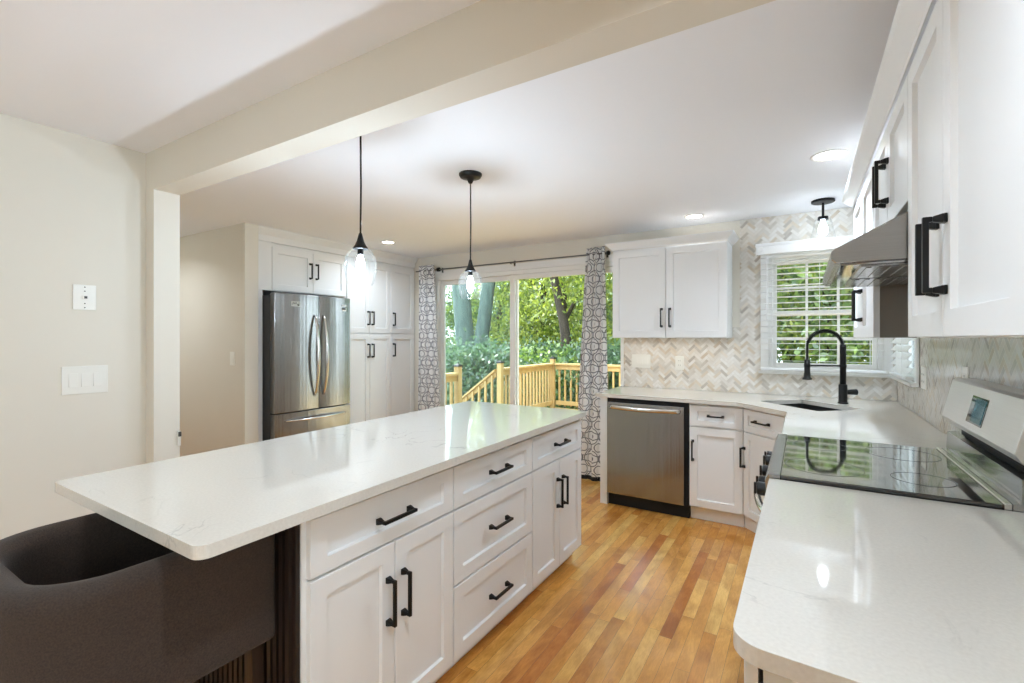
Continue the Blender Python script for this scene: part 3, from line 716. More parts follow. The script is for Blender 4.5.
t = thing('refrigerator', 'stainless steel french-door refrigerator with bottom freezer', 'refrigerator', (-3.925, 2.429, 0), PI / 2)
FW = 0.806
bx('body', 'fridge_side', t, 0.004, FW - 0.004, 0.075, 0.79, 0.02, 1.752, bevel=0.004)
def fdoor(name, x0, x1, z0, z1):
    bm = bm_new(); pr = []
    n = 10
    for k in range(n + 1):
        u = k / n; pr.append((x0 + (x1 - x0) * u, -0.012 * math.sin(PI * u)))
    pr = [(x0, 0.068)] + pr + [(x1, 0.068)]
    prism(bm, pr, z0, z1, 'z'); return build(name, bm, 'steel', t, bevel=0.003)
dl = fdoor('door', 0.0, 0.441, 0.706, 1.77); d2 = fdoor('door', 0.446, FW, 0.706, 1.77); fz = fdoor('freezer_drawer', 0.0, FW, 0.055, 0.696)
def bow(name, parent, a, b, bulge, r=0.018, flat=(1.0, 0.6)):
    bm = bm_new(); a, b = Vector(a), Vector(b); n = 22
    pts = [a.lerp(b, k / n) + Vector((0, -bulge * math.sin(PI * k / n) ** 0.7, 0)) for k in range(n + 1)]
    tube(bm, pts, [r * (0.6 + 0.4 * math.sin(PI * k / n)) for k in range(n + 1)], 12, flat=flat); return build(name, bm, 'steel_bright', parent, smooth=True)
bow('handle', dl, (0.394, -0.010, 0.83), (0.394, -0.010, 1.585), 0.06)
bow('handle', d2, (0.489, -0.010, 0.83), (0.489, -0.010, 1.585), 0.06)
bow('handle', fz, (0.10, -0.008, 0.628), (FW - 0.07, -0.008, 0.628), 0.055)
# badge with a dark swirl, energy label
bm = bm_new(); box(bm, 0.148, 0.240, -0.0135, -0.0095, 1.655, 1.703); bd = build('badge', bm, 'steel_bright', dl)
bm = bm_new()
for (a0, b0, a1, b1) in ((0.158, 1.668, 0.172, 1.692), (0.172, 1.692, 0.184, 1.676), (0.184, 1.676, 0.198, 1.694), (0.198, 1.694, 0.212, 1.670), (0.212, 1.670, 0.23, 1.684)):
    tube(bm, [(a0, -0.0145, b0), (a1, -0.0145, b1)], 0.0022, 6)
box(bm, 0.212, 0.228, -0.0152, -0.0136, 1.662, 1.674)
build('emblem', bm, 'slot', bd)
bm = bm_new(); box(bm, 0.67, 0.752, -0.0095, -0.0045, 1.637, 1.672); box(bm, 0.68, 0.752, -0.0095, -0.0045, 1.684, 1.702); lb = build('sticker', bm, 'label', d2)
bm = bm_new(); box(bm, 0.695, 0.746, -0.0102, -0.0096, 1.652, 1.670); box(bm, 0.683, 0.749, -0.0102, -0.0096, 1.691, 1.695); build('sticker_print', bm, 'dark', lb)

# ------------------------------------------------------------------ sliding patio door
dx0, dx1, _, dz1 = DOOR
bm = bm_new()
for b in ((dx0, dx0 + 0.045, 4.36, 4.465, 0, dz1), (dx1 - 0.012, dx1, 4.36, 4.42, 0, dz1), (dx0 + .045, dx1 - .012, 4.36, 4.465, dz1 - 0.045, dz1), (dx0 + .045, dx1 - .012, 4.36, 4.465, 0.0, 0.03)): box(bm, *b)
dr = struct('door_1', bm, 'vinyl', label='white sliding patio door with two large panes', cat='door', bevel=0.003)
mid = -2.657
def panel(name, x0, x1, y0, y1, z0, z1, st, rail_t, rail_b, st1=None):
    st1 = st1 or st
    bm = bm_new()
    for b in ((x0, x0 + st, y0, y1, z0, z1), (x1 - st1, x1, y0, y1, z0, z1), (x0 + st, x1 - st1, y0, y1, z1 - rail_t, z1), (x0 + st, x1 - st1, y0, y1, z0, z0 + rail_b)): box(bm, *b)
    p = build(name, bm, 'vinyl', dr, bevel=0.002)
    yc = (y0 + y1) / 2
    bx('pane', 'pane', p, x0 + st - .004, x1 - st1 + .004, yc - 0.003, yc + 0.003, z0 + rail_b - .004, z1 - rail_t + .004)
    return p
panel('door_panel', dx0 + 0.047, mid + 0.01, 4.415, 4.45, 0.032, dz1 - 0.047, 0.05, 0.05, 0.09)
p2 = panel('door_panel', mid - 0.06, dx1 - 0.013, 4.372, 4.407, 0.032, dz1 - 0.047, 0.06, 0.05, 0.09, 0.02)
bx('insect_screen', 'screen', dr, dx0 + 0.05, mid - 0.02, 4.456, 4.459, 0.04, dz1 - 0.05)
bm = bm_new(); sweep(bm, [(dx0 - 0.002, 4.368), (dx1 - 0.002, 4.368)], [(0, dz1 + .001), (0.018, dz1 + .001), (0.018, dz1 + 0.07), (0, dz1 + 0.07)])
struct('trim_1', bm, 'trim', label='white head casing over the patio door', cat='trim')
bm = bm_new(); box(bm, dx0 - 0.07, dx0 - 0.001, 4.352, 4.369, 0, dz1 + 0.07); struct('trim_2', bm, 'trim', label='white side casing of the patio door by the pantry', cat='trim')

# curtain rod and curtains
RODZ, RODY = 2.172, 4.27
t = thing('curtain_rod', 'thin dark metal curtain rod above the patio door', 'curtain rod', (0, 0, 0))
bm = bm_new(); tube(bm, [(-3.99, RODY, RODZ), (-1.575, RODY, RODZ)], 0.0072, 12); build('rod', bm, 'rod', t, smooth=True)
for xx, s in ((-1.575, 1),):
    bm = bm_new(); lathe(bm, [(0.0095, 0), (0.02, 0.004), (0.022, 0.02), (0.014, 0.03)], 18, c=(xx, RODY, RODZ), axis='x', flip=s); build('finial', bm, 'black', t, smooth=True)
bm = bm_new(); lathe(bm, [(0.024, 0), (0.024, 0.03)], 20, c=(-3.652, RODY, RODZ), axis='x'); build('ring', bm, 'black', t)
for xx in (-2.64, -1.60, -3.64):
    bm = bm_new(); box(bm, xx - 0.006, xx + 0.006, RODY + 0.0095, 4.349, RODZ - 0.005, RODZ + 0.005); box(bm, xx - 0.01, xx + 0.01, 4.345, 4.3495, RODZ - 0.03, RODZ + 0.03)
    box(bm, xx - 0.006, xx + 0.006, RODY - 0.013, RODY + 0.013, RODZ - 0.018, RODZ - 0.0098); build('bracket', bm, 'steel', t)

def curtain(name, label, x0t, x1t, x0b, x1b, zt, zb, folds, lean, widest=None):
    t = thing(name, label, 'curtain', ((x0t + x1t) / 2, RODY, 0), 0)
    cxm = (x0t + x1t) / 2
    bm = bm_new(); uvl = bm.loops.layers.uv.new('UVMap'); NU, NV = folds * 14, 40
    hem = 0.09; rows = []
    for j in range(NV + 1):
        v = j / NV; z = zt + (zb - zt) * v; row = []
        s = v ** 0.8
        xa = x0t + (x0b - x0t) * s; xb = x1t + (x1b - x1t) * s
        amp = 0.025 - 0.011 * v
        for i in range(NU + 1):
            u = i / NU; ph = u * folds * 2 * PI
            yy = amp * math.sin(ph) + 0.010 * math.sin(ph * 0.5 + 4 * v + 1)
            row.append(bm.verts.new((xa + (xb - xa) * u + 0.008 * math.sin(ph * 2 + v * 2) - cxm, yy, z)))
        rows.append(row)
    cl = 0.0; us = [0.0]
    for i in range(NU):
        a, b = rows[NV // 2][i].co, rows[NV // 2][i + 1].co; cl += (Vector((a.x - b.x, a.y - b.y, 0))).length; us.append(cl)
    for j in range(NV):
        for i in range(NU):
            f = bm.faces.new([rows[j][i], rows[j][i + 1], rows[j + 1][i + 1], rows[j + 1][i]]); f.smooth = True
            for lp, (a, b) in zip(f.loops, ((i, j), (i + 1, j), (i + 1, j + 1), (i, j + 1))): lp[uvl].uv = (us[a], zt + (zb - zt) * b / NV)
    me = bpy.data.meshes.new('drape'); bm.to_mesh(me); bm.free(); me.materials.append(M['curtain'])
    o = bpy.data.objects.new('drape', me); COL.objects.link(o); o.parent = t
    md = o.modifiers.new('thick', 'SOLIDIFY'); md.thickness = 0.002
    # dark hem band at the floor
    bm = bm_new(); hr = []
    for z in (zb + 0.001, zb + 0.045):
        hr.append([bm.verts.new((r.co[0] if False else 0, 0, z)) for r in []])
    src = [v.co.copy() for v in me.vertices][-(NU + 1):]
    a = [bm.verts.new((p.x, p.y - 0.004, zb + 0.0005)) for p in src]; b = [bm.verts.new((p.x, p.y - 0.004, zb + 0.04)) for p in src]
    for i in range(NU): bm.faces.new([a[i], a[i + 1], b[i + 1], b[i]])
    h = build('hem', bm, 'hem', t, smooth=True); md = h.modifiers.new('thick', 'SOLIDIFY'); md.thickness = 0.0015
    return t
curtain('curtain', 'grey ring-print curtain gathered between the pantry and the patio door', -3.955, -3.70, -3.96, -3.60, 2.235, 0.006, 3, 0)
curtain('curtain', 'grey ring-print curtain gathered between the patio door and the dishwasher end', -1.785, -1.595, -1.905, -1.565, 2.235, 0.006, 3, 0)

# ------------------------------------------------------------------ windows and blinds
def window(name, label, M4, w, z0, z1, cas=0.075):
    """local: x along, y inward(+ is outside), z up"""
    def st(nm, boxes, mat, parent=None, bevel=0.002):
        bm = bm_new()
        for b in boxes: box(bm, *b)
        bmesh.ops.transform(bm, matrix=M4, verts=bm.verts[:])
        if parent is None: return struct(nm, bm, mat, label=label, cat='window', bevel=bevel)
        return build(nm, bm, mat, parent, bevel)
    f = 0.03
    wn = st(name, [(0, f, -0.002, 0.098, z0, z1), (w - f, w, -0.002, 0.098, z0, z1), (f, w - f, -0.002, 0.098, z1 - f, z1), (f, w - f, -0.002, 0.098, z0, z0 + f)], 'vinyl')
    st('casing', [(-cas, 0.002, -0.022, -0.009, z0, z1 + cas), (w - 0.002, w + cas, -0.022, -0.009, z0, z1 + cas), (0.002, w - 0.002, -0.022, -0.009, z1 - 0.002, z1 + cas)], 'vinyl', wn)
    st('sill', [(-cas - 0.015, w + cas, -0.05, -0.009, z0 - 0.022, z0 - 0.001)], 'vinyl', wn)
    zm = (z0 + z1) / 2
    for (y0, a, b, nm) in ((0.03, z0 + f, zm + 0.02, 'lower_sash'), (0.062, zm - 0.02, z1 - f, 'upper_sash')):
        sx = 0.028; iw = (w - 2 * f - 2 * sx)
        bxs = [(f, f + sx, y0, y0 + 0.03, a, b), (w - f - sx, w - f, y0, y0 + 0.03, a, b), (f + sx, w - f - sx, y0, y0 + 0.03, b - 0.035, b), (f + sx, w - f - sx, y0, y0 + 0.03, a, a + 0.035)]
        sh = st(nm, bxs, 'vinyl', wn)
        mb = []
        for k in (1, 2):
            xx = f + sx + iw * k / 3; mb.append((xx - 0.009, xx + 0.009, y0 + 0.006, y0 + 0.024, a + 0.035, b - 0.035))
        zz = (a + b) / 2; mb.append((f + sx, w - f - sx, y0 + 0.007, y0 + 0.023, zz - 0.009, zz + 0.009))
        st('muntin', mb, 'vinyl', sh, 0)
        st('pane', [(f + sx - 0.004, w - f - sx + 0.004, y0 + 0.013, y0 + 0.017, a + 0.031, b - 0.031)], 'pane', sh, 0)
    return wn
W1 = Matrix.Translation((WIN1[0], YB, 0))
W2 = Matrix.Translation((XR, WIN2[1], 0)) @ Matrix.Rotation(-PI / 2, 4, 'Z')
window('window_1', 'double-hung window over the sink', W1, WIN1[1] - WIN1[0], WIN1[2], WIN1[3], cas=0.055)
window('window_2', 'narrow window beside the corner, on the range wall', W2, WIN2[1] - WIN2[0], WIN2[2], WIN2[3], cas=0.055)

bm = bm_new()
for b in ((FILL_WIN[0], FILL_WIN[0] + 0.05, FILL_WIN[2], FILL_WIN[3]), (FILL_WIN[1] - 0.05, FILL_WIN[1], FILL_WIN[2], FILL_WIN[3]), (FILL_WIN[0] + .05, FILL_WIN[1] - .05, FILL_WIN[3] - 0.05, FILL_WIN[3]), (FILL_WIN[0] + .05, FILL_WIN[1] - .05, FILL_WIN[2], FILL_WIN[2] + 0.05), (-1.73, -1.67, FILL_WIN[2] + .05, FILL_WIN[3] - .05)):
    box(bm, XR + 0.01, XR + 0.07, b[0], b[1], b[2], b[3])
w3 = struct('fill_window', bm, 'vinyl', label='added unseen window behind the camera for the fill lamp', cat='window', bevel=0.003)  # window added out of view to give the fill lamp an opening
bx('pane', 'pane', w3, XR + 0.04, XR + 0.045, FILL_WIN[0] + .045, FILL_WIN[1] - .045, FILL_WIN[2] + .045, FILL_WIN[3] - .045)

def blind(label, M4, x0, x1, ztop, zbot, pitch, tilt, box_val=True, off=0.0):
    t = thing('window_blind', label, 'blind', M4.to_translation(), M4.to_euler().z)
    bm = bm_new(); box(bm, x0 - 0.03 * box_val, x1 + 0.0, off - 0.115, off - 0.066, ztop - 0.005, ztop + 0.075)
    box(bm, x0 - 0.035 * box_val, x1 + 0.0, off - 0.12, off - 0.066, ztop + 0.06, ztop + 0.082); build('valance', bm, 'blind', t, bevel=0.003)
    bm = bm_new(); z = ztop - 0.03; c, s = math.cos(tilt), math.sin(tilt)
    while z > zbot + 0.05:
        R4 = Matrix.Translation((0, off - 0.088, z)) @ Matrix.Rotation(tilt, 4, 'X')
        box(bm, x0, x1, -0.024, 0.024, -0.0014, 0.0014, R4); z -= pitch
    build('slats', bm, 'blind', t)
    bx('bottom_rail', 'blind', t, x0, x1, off - 0.111, off - 0.068, zbot + 0.012, zbot + 0.03, bevel=0.003)
    n = 3
    for k in range(n):
        xx = x0 + 0.09 + (x1 - x0 - 0.18) * k / (n - 1)
        bm = bm_new(); box(bm, xx - 0.0012, xx + 0.0012, off - 0.1145, off - 0.1133, zbot + 0.02, ztop); box(bm, xx - 0.0012, xx + 0.0012, off - 0.0672, off - 0.066, zbot + 0.02, ztop)
        build('ladder_cord', bm, 'blind', t)
    return t
b1 = blind('white slatted blind over the sink window, slats level', W1, -0.05, 0.745, 2.04, WIN1[2], 0.0455, math.radians(-3))
bm = bm_new(); tube(bm, [(-0.005, -0.122, 2.02), (-0.002, -0.124, 1.52)], 0.004, 8); build('tilt_wand', bm, 'blind', b1)
bm = bm_new(); lathe(bm, [(0.022, 0), (0.022, 0.004), (0.012, 0.006)], 20, c=(-0.045, -0.121, 2.075), axis='y', flip=-1); build('bracket_cap', bm, 'blind', b1)
blind('white slatted blind on the side window, slats tilted', W2, 0.0, 0.6, 2.04, WIN2[2], 0.047, math.radians(52), False, 0.043)

# ------------------------------------------------------------------ ceiling lights and pendants
def lamp(name, typ, parent, loc, energy, color=(1, 0.93, 0.84), size=0.1, rot=(0, 0, 0), spread=None):
    d = bpy.data.lights.new(name, typ); d.energy = energy; d.color = color
    if typ == 'AREA':
        d.shape = 'DISK'; d.size = size
        if spread: d.spread = spread
    elif typ == 'POINT': d.shadow_soft_size = size
    o = bpy.data.objects.new(name, d); COL.objects.link(o); o.parent = parent; o.location = loc; o.rotation_euler = rot
    return o
def downlight(x, y, label, w=DOWNLIGHT_W, r=0.078, col=(0.72, 0.85, 1.0)):
    t = thing('recessed_light', label, 'ceiling light', (x, y, CEIL), group='recessed ceiling lights')
    bm = bm_new(); lathe(bm, [(r, -0.0005), (r, -0.004), (r - 0.004, -0.006), (r - 0.018, -0.006), (r - 0.022, -0.003), (r - 0.022, -0.0005)], 40, cap=False); build('trim_ring', bm, 'trim', t, smooth=True)
    bm = bm_new(); lathe(bm, [(r - 0.0225, -0.002), (r - 0.0225, -0.0005)], 36); build('lens', bm, 'lens', t)
    lamp('downlight', 'AREA', t, (0, 0, -0.0075), w, size=2 * (r - 0.03), color=col, spread=2.55)
downlight(0.119, 3.062, 'large recessed ceiling light in front of the sink pendant', 6.5, r=0.088)
downlight(-0.749, 4.03, 'recessed ceiling light above the cabinet over the dishwasher', 0.12)
downlight(-3.63, 3.47, 'recessed ceiling light in front of the pantry cabinets', 3.2)
for (x, y, w, lb) in ((-0.30, 0.55, 4.5, 'added unseen recessed light over the near end of the aisle'), (-5.05, 1.52, 3.6, 'added unseen recessed hallway light'),  # out-of-view lamps added to brighten island, hall and near room
                      (-1.1, -1.2, 1.2, 'added unseen recessed light behind the camera'), (-2.4, -1.2, 1, 'added unseen recessed light toward the beige wall')):
    downlight(x, y, lb, w, col=(0.84, 0.92, 1.0) if x < -4 else (0.72, 0.85, 1.0))

def globe_pendant(x, y, label):
    t = thing('pendant_light', label, 'pendant light', (x, y, CEIL), group='island pendants')
    bm = bm_new(); lathe(bm, [(0.069, -0.001), (0.069, -0.010), (0.064, -0.014), (0.062, -0.022), (0.05, -0.026), (0.022, -0.032), (0.012, -0.055), (0.006, -0.06)], 32); build('canopy', bm, 'black', t, smooth=True)
    zt = -0.52
    bm = bm_new(); tube(bm, [(0, 0, -0.055), (0.002, 0.001, -0.3), (0, 0, zt)], 0.0042, 8); build('cord', bm, 'dark', t, smooth=True)
    bm = bm_new(); lathe(bm, [(0.007, zt + 0.005), (0.011, zt - 0.01), (0.016, zt - 0.03), (0.025, zt - 0.05), (0.034, zt - 0.062), (0.034, zt - 0.066)], 24); build('socket', bm, 'black', t, smooth=True)
    g0 = zt - 0.062
    bm = bm_new(); lathe(bm, [(0.033, g0), (0.052, g0 - 0.018), (0.066, g0 - 0.045), (0.072, g0 - 0.075), (0.071, g0 - 0.105), (0.063, g0 - 0.14), (0.053, g0 - 0.165)], 40, cap=False); build('globe', bm, 'globe', t, smooth=True)
    bm = bm_new(); lathe(bm, [(0.013, g0 - 0.005), (0.013, g0 - 0.03), (0.011, g0 - 0.03)], 16); build('lamp_holder', bm, 'black', t)
    bm = bm_new(); lathe(bm, [(0.006, g0 - 0.03), (0.012, g0 - 0.045), (0.018, g0 - 0.07), (0.019, g0 - 0.09), (0.015, g0 - 0.115), (0.006, g0 - 0.13), (0.001, g0 - 0.132)], 20); build('bulb', bm, 'bulb_bright', t, smooth=True)
globe_pendant(-1.70, 2.287, 'glass globe pendant over the island, nearer the patio door')
globe_pendant(-1.693, 1.453, 'glass globe pendant over the island, hanging just behind the beam')

t = thing('sink_pendant', 'small black ceiling light with clear bell glass over the sink', 'ceiling light', (0.122, 4.05, CEIL))
bm = bm_new(); lathe(bm, [(0.073, -0.001), (0.073, -0.014), (0.068, -0.017), (0.01, -0.018)], 32); build('canopy', bm, 'black', t, smooth=False)
bm = bm_new(); lathe(bm, [(0.008, -0.017), (0.008, -0.115), (0.032, -0.117), (0.034, -0.14), (0.02, -0.141)], 20); build('stem', bm, 'black', t)
bm = bm_new(); lathe(bm, [(0.045, -0.128), (0.056, -0.16), (0.064, -0.21), (0.08, -0.28), (0.084, -0.295)], 36, cap=False); build('shade', bm, 'globe', t, smooth=True)
bm = bm_new(); lathe(bm, [(0.012, -0.141), (0.013, -0.155), (0.026, -0.19), (0.03, -0.215), (0.024, -0.24), (0.008, -0.252)], 20); build('bulb', bm, 'bulb_sink', t, smooth=True)

ud = bpy.data.lights.new('under_cabinet_fill', 'AREA'); ud.shape = 'RECTANGLE'; ud.size = 0.85; ud.size_y = 0.02; ud.energy = 0.4; ud.color = (1.0, 0.92, 0.82)  # unseen strip lamp added to brighten the tile below the cabinet
uo = bpy.data.objects.new('under_cabinet_fill', ud); COL.objects.link(uo); uo.parent = UNDER; uo.location = (0.467, 0.12, UZ0 - 0.004)
# ------------------------------------------------------------------ switch plates and outlets
def face_frame(px, py, pz, rz): return (px, py, pz), rz
def plate(name, label, cat, loc, rz, w, h, kind, n=1):
    t = thing(name, label, cat, loc, rz)
    bx('plate', 'plate', t, -w / 2, w / 2, -0.006, -0.0005, -h / 2, h / 2, bevel=0.002)
    for k in range(n):
        c = (k - (n - 1) / 2) * 0.046
        if kind == 'rocker':
            bm = bm_new(); prism(bm, [(-0.0062, -0.033), (-0.0115, -0.033), (-0.0075, 0.033), (-0.0062, 0.033)], c - 0.0165, c + 0.0165, 'x'); build('rocker', bm, 'plate', t, bevel=0.0008)
        elif kind == 'outlet':
            for dz in (-0.02, 0.02):
                bm = bm_new(); box(bm, c - 0.016, c + 0.016, -0.0078, -0.0062, dz - 0.013, dz + 0.013); oo = build('receptacle', bm, 'plate', t, bevel=0.003)
                bm = bm_new(); box(bm, c - 0.008, c - 0.0055, -0.0083, -0.0079, dz - 0.004, dz + 0.006); box(bm, c + 0.0055, c + 0.008, -0.0083, -0.0079, dz - 0.004, dz + 0.006); build('slot', bm, 'slot', oo)
        elif kind == 'jack':
            bm = bm_new(); box(bm, -0.011, 0.007, -0.012, -0.0062, -0.008, 0.009); build('jack', bm, 'plate', t, bevel=0.001)
            bm = bm_new(); box(bm, -0.004, 0.008, -0.0132, -0.0122, -0.006, 0.006); build('socket_hole', bm, 'dark', t)
            for dz in (-0.05, -0.03, 0.03, 0.05):
                bm = bm_new(); lathe(bm, [(0.003, 0), (0.003, 0.001)], 10, c=(0, -0.0062, dz), axis='y', flip=-1); build('screw', bm, 'slot', t)
    return t
plate('phone_jack_plate', 'white wall plate with a dark phone jack, above the triple switch', 'wall plate', (XL + .0005, 0.873, 1.568), PI / 2, 0.088, 0.122, 'jack')
plate('light_switch', 'white triple rocker switch on the beige wall', 'light switch', (XL + .0005, 0.876, 1.166), PI / 2, 0.176, 0.135, 'rocker', 3)
plate('light_switch', 'white triple rocker switch on the marble tile beneath the wall cabinet', 'light switch', (-1.277, YB - 0.0068, 1.157), 0, 0.172, 0.122, 'rocker', 3)
plate('power_outlet', 'white outlet on the marble tile beside the triple switch', 'outlet', (-0.934, YB - 0.0068, 1.148), 0, 0.074, 0.122, 'outlet')
plate('power_outlet', 'white outlet on the tile beside the tilted blind', 'outlet', (XR - 0.0068, 3.455, 1.146), -PI / 2, 0.12, 0.122, 'outlet', 2)
plate('power_outlet', 'white outlet on the tile just above the range backguard', 'outlet', (XR - 0.0068, 2.66, 1.19), -PI / 2, 0.074, 0.122, 'outlet')
plate('light_switch', 'single white switch on the hallway wall by the refrigerator', 'light switch', (-4.24, 2.2395, 1.19), 0, 0.072, 0.118, 'rocker')
t = thing('gate_latch', 'small white and dark metal latch on the edge of the wall opening', 'latch', (-2.899, 1.243, 0.835), PI / 2)
bx('plate', 'plate', t, -0.006, 0.006, -0.012, -0.0005, -0.05, 0.03); bx('catch', 'slot', t, -0.007, 0.007, -0.02, -0.0125, 0.0, 0.026, bevel=0.002)

# ------------------------------------------------------------------ bar stool
t = thing('bar_stool', 'brown-grey upholstered barrel stool tucked under the island end', 'stool', (-1.564, 0.47, 0))
XA, YBK, YFR, RAD = 0.25, -0.178, 0.322, 0.165   # centre-line of the shell
path = [Vector((XA, YFR))]
path += [Vector((XA, YFR - (YFR - (YBK + RAD)) * k / 8)) for k in range(1, 9)]
for k in range(1, 13):
    a = -PI / 2 * k / 12; path.append(Vector((XA - RAD + RAD * math.cos(a), YBK + RAD + RAD * math.sin(a))))
path += [Vector((-q.x, q.y)) for q in reversed(path[:-1])] if abs(path[-1].x) < 1e-6 else [Vector((-q.x, q.y)) for q in reversed(path)]
bm = bm_new(); rings = []; th, zb_, zt_ = 0.04, 0.515, 0.842
prof = [(-th, zb_ + 0.012), (-th + 0.012, zb_), (th - 0.012, zb_), (th, zb_ + 0.012), (th, zb_ + 0.14), (th + 0.001, zt_ - 0.045)]
for k in range(9):
    a = PI * k / 8; prof.append((th * 1.05 * math.cos(a), zt_ - 0.036 + 0.036 * math.sin(a)))
prof += [(-th - 0.001, zt_ - 0.045), (-th, zb_ + 0.14)]
n = len(path)
for i in range(n):
    d_ = (path[min(i + 1, n - 1)] - path[max(i - 1, 0)]).normalized(); nn = Vector((-d_.y, d_.x))
    rings.append([bm.verts.new((path[i].x - nn.x * o, path[i].y - nn.y * o, z)) for o, z in prof])
q = len(prof)
for a, b in zip(rings, rings[1:]):
    for i in range(q): bm.faces.new([a[i], a[(i + 1) % q], b[(i + 1) % q], b[i]])
bm.faces.new(rings[0]); bm.faces.new(list(reversed(rings[-1])))
build('backrest', bm, 'fabric', t, smooth=True, bevel=0.012, seg=3)
bm = bm_new(); prism(bm, rounded([(-0.208, -0.118), (0.208, -0.118), (0.208, 0.30), (-0.208, 0.30)], [0.10, 0.10, 0.04, 0.04], 8), 0.52, 0.655); build('seat', bm, 'fabric', t, bevel=0.02, seg=3)
for sx in (-1, 1):
    for (yy, dy) in ((0.285, 0.01), (-0.13, -0.05)):
        bm = bm_new(); x0, x1 = sx * 0.247, sx * 0.252
        vs0 = [(x0 + a * 0.018, yy + b * 0.018, 0.514) for a, b in ((-1, -1), (1, -1), (1, 1), (-1, 1))]; vs1 = [(x1 + a * 0.013, yy + dy + b * 0.013, 0.0005) for a, b in ((-1, -1), (1, -1), (1, 1), (-1, 1))]
        A = [bm.verts.new(p) for p in vs0]; Bv = [bm.verts.new(p) for p in vs1]
        for i in range(4): bm.faces.new([A[i], A[(i + 1) % 4], Bv[(i + 1) % 4], Bv[i]])
        bm.faces.new(A); bm.faces.new(Bv); build('leg', bm, 'darkwood', t, bevel=0.002)
bm = bm_new(); box(bm, -0.235, 0.235, 0.278, 0.298, 0.20, 0.225); build('footrest', bm, 'darkwood', t, bevel=0.003)

# ------------------------------------------------------------------ outside: deck, railings, woods
DZ = -0.12
bm = bm_new(); x = -4.6
while x < 2.6:
    box(bm, x, x + 0.137, 4.48, 9.15, DZ - 0.03, DZ); x += 0.142
o = struct('deck_floor', bm, 'deck', label='pine board deck outside the patio door', cat='deck')
bm = bm_new(); box(bm, -26, 18, 4.6, 40, -1.5, -1.4); o = struct('ground', bm, 'ground', label='wooded ground below the deck', cat='ground')
def post(parent, x, y, cap=True):
    bm = bm_new(); box(bm, x - 0.045, x + 0.045, y - 0.045, y + 0.045, DZ + 0.001, 0.93); p = build('post', bm, 'deck', parent, bevel=0.004)
    if cap:
        bm = bm_new(); box(bm, x - 0.058, x + 0.058, y - 0.058, y + 0.058, 0.9305, 0.95)
        A = [bm.verts.new((x + a * 0.05, y + b * 0.05, 0.9502)) for a, b in ((-1, -1), (1, -1), (1, 1), (-1, 1))]; T_ = bm.verts.new((x, y, 0.985))
        for i in range(4): bm.faces.new([A[i], A[(i + 1) % 4], T_])
        build('post_cap', bm, 'dark', p)
def rail(label, a, b, posts, n, za=0.0, zb=0.0, cap=True):
    t = thing('deck_railing', label, 'railing', (0, 0, 0))
    a, b = Vector(a), Vector(b); d_ = (b - a); L_ = d_.length; u = d_.normalized(); nn = Vector((-u.y, u.x))
    for px, py in posts: post(t, px, py, cap)
    def beam(nm, w, z0, z1):
        bm = bm_new(); vs = []
        for p, dz in ((a, za), (b, zb)):
            vs.append([bm.verts.new((p.x + nn.x * s * w, p.y + nn.y * s * w, z + dz)) for s, z in ((-1, z0), (1, z0), (1, z1), (-1, z1))])
        for i in range(4): bm.faces.new([vs[0][i], vs[0][(i + 1) % 4], vs[1][(i + 1) % 4], vs[1][i]])
        bm.faces.new(vs[0]); bm.faces.new(vs[1]); build(nm, bm, 'deck', t, bevel=0.003)
    beam('handrail', 0.07, 0.80, 0.838); beam('top_rail', 0.019, 0.705, 0.7995); beam('bottom_rail', 0.019, DZ + 0.08, DZ + 0.165)
    for k in range(n):
        p = a + d_ * ((k + 0.5) / n); dz = za + (zb - za) * (k + 0.5) / n
        bm = bm_new(); q = p + nn * 0.036; box(bm, q.x - 0.017, q.x + 0.017, q.y - 0.017, q.y + 0.017, DZ + 0.05 + dz, 0.78 + dz); build('baluster', bm, 'deck', t)
    return t
rail('pine deck railing running from the stair post to the far corner', (-4.55, 7.05), (-4.55, 9.0), [(-4.55, 7.0), (-4.55, 9.05)], 15)
rail('pine deck railing along the far edge of the deck', (-4.47, 9.05), (2.4, 9.05), [(-2.2, 9.05), (0.1, 9.05), (2.45, 9.05)], 52)
rail('short pine deck railing beside the house, left of the stairs', (-4.55, 4.6), (-4.55, 5.75), [(-4.55, 5.8)], 8)
rail('sloped pine stair railing descending from the deck', (-4.63, 7.0), (-5.9, 7.0), [], 9, -0.02, -0.95, cap=False)
t = thing('deck_stairs', 'pine stairs descending from the side of the deck', 'stairs', (0, 0, 0))
for k in range(5):
    bx('tread', 'deck', t, -4.62 - 0.28 * (k + 1), -4.62 - 0.28 * k - 0.01, 5.9, 6.9, DZ - 0.22 * (k + 1) - 0.035, DZ - 0.22 * (k + 1))
for y0 in (5.86, 6.905):
    bm = bm_new(); prism(bm, [(-4.61, DZ - 0.05), (-4.61, DZ - 0.36), (-5.99, -1.39), (-6.02, -1.16)], y0, y0 + 0.035, 'y'); build('stringer', bm, 'deck', t)

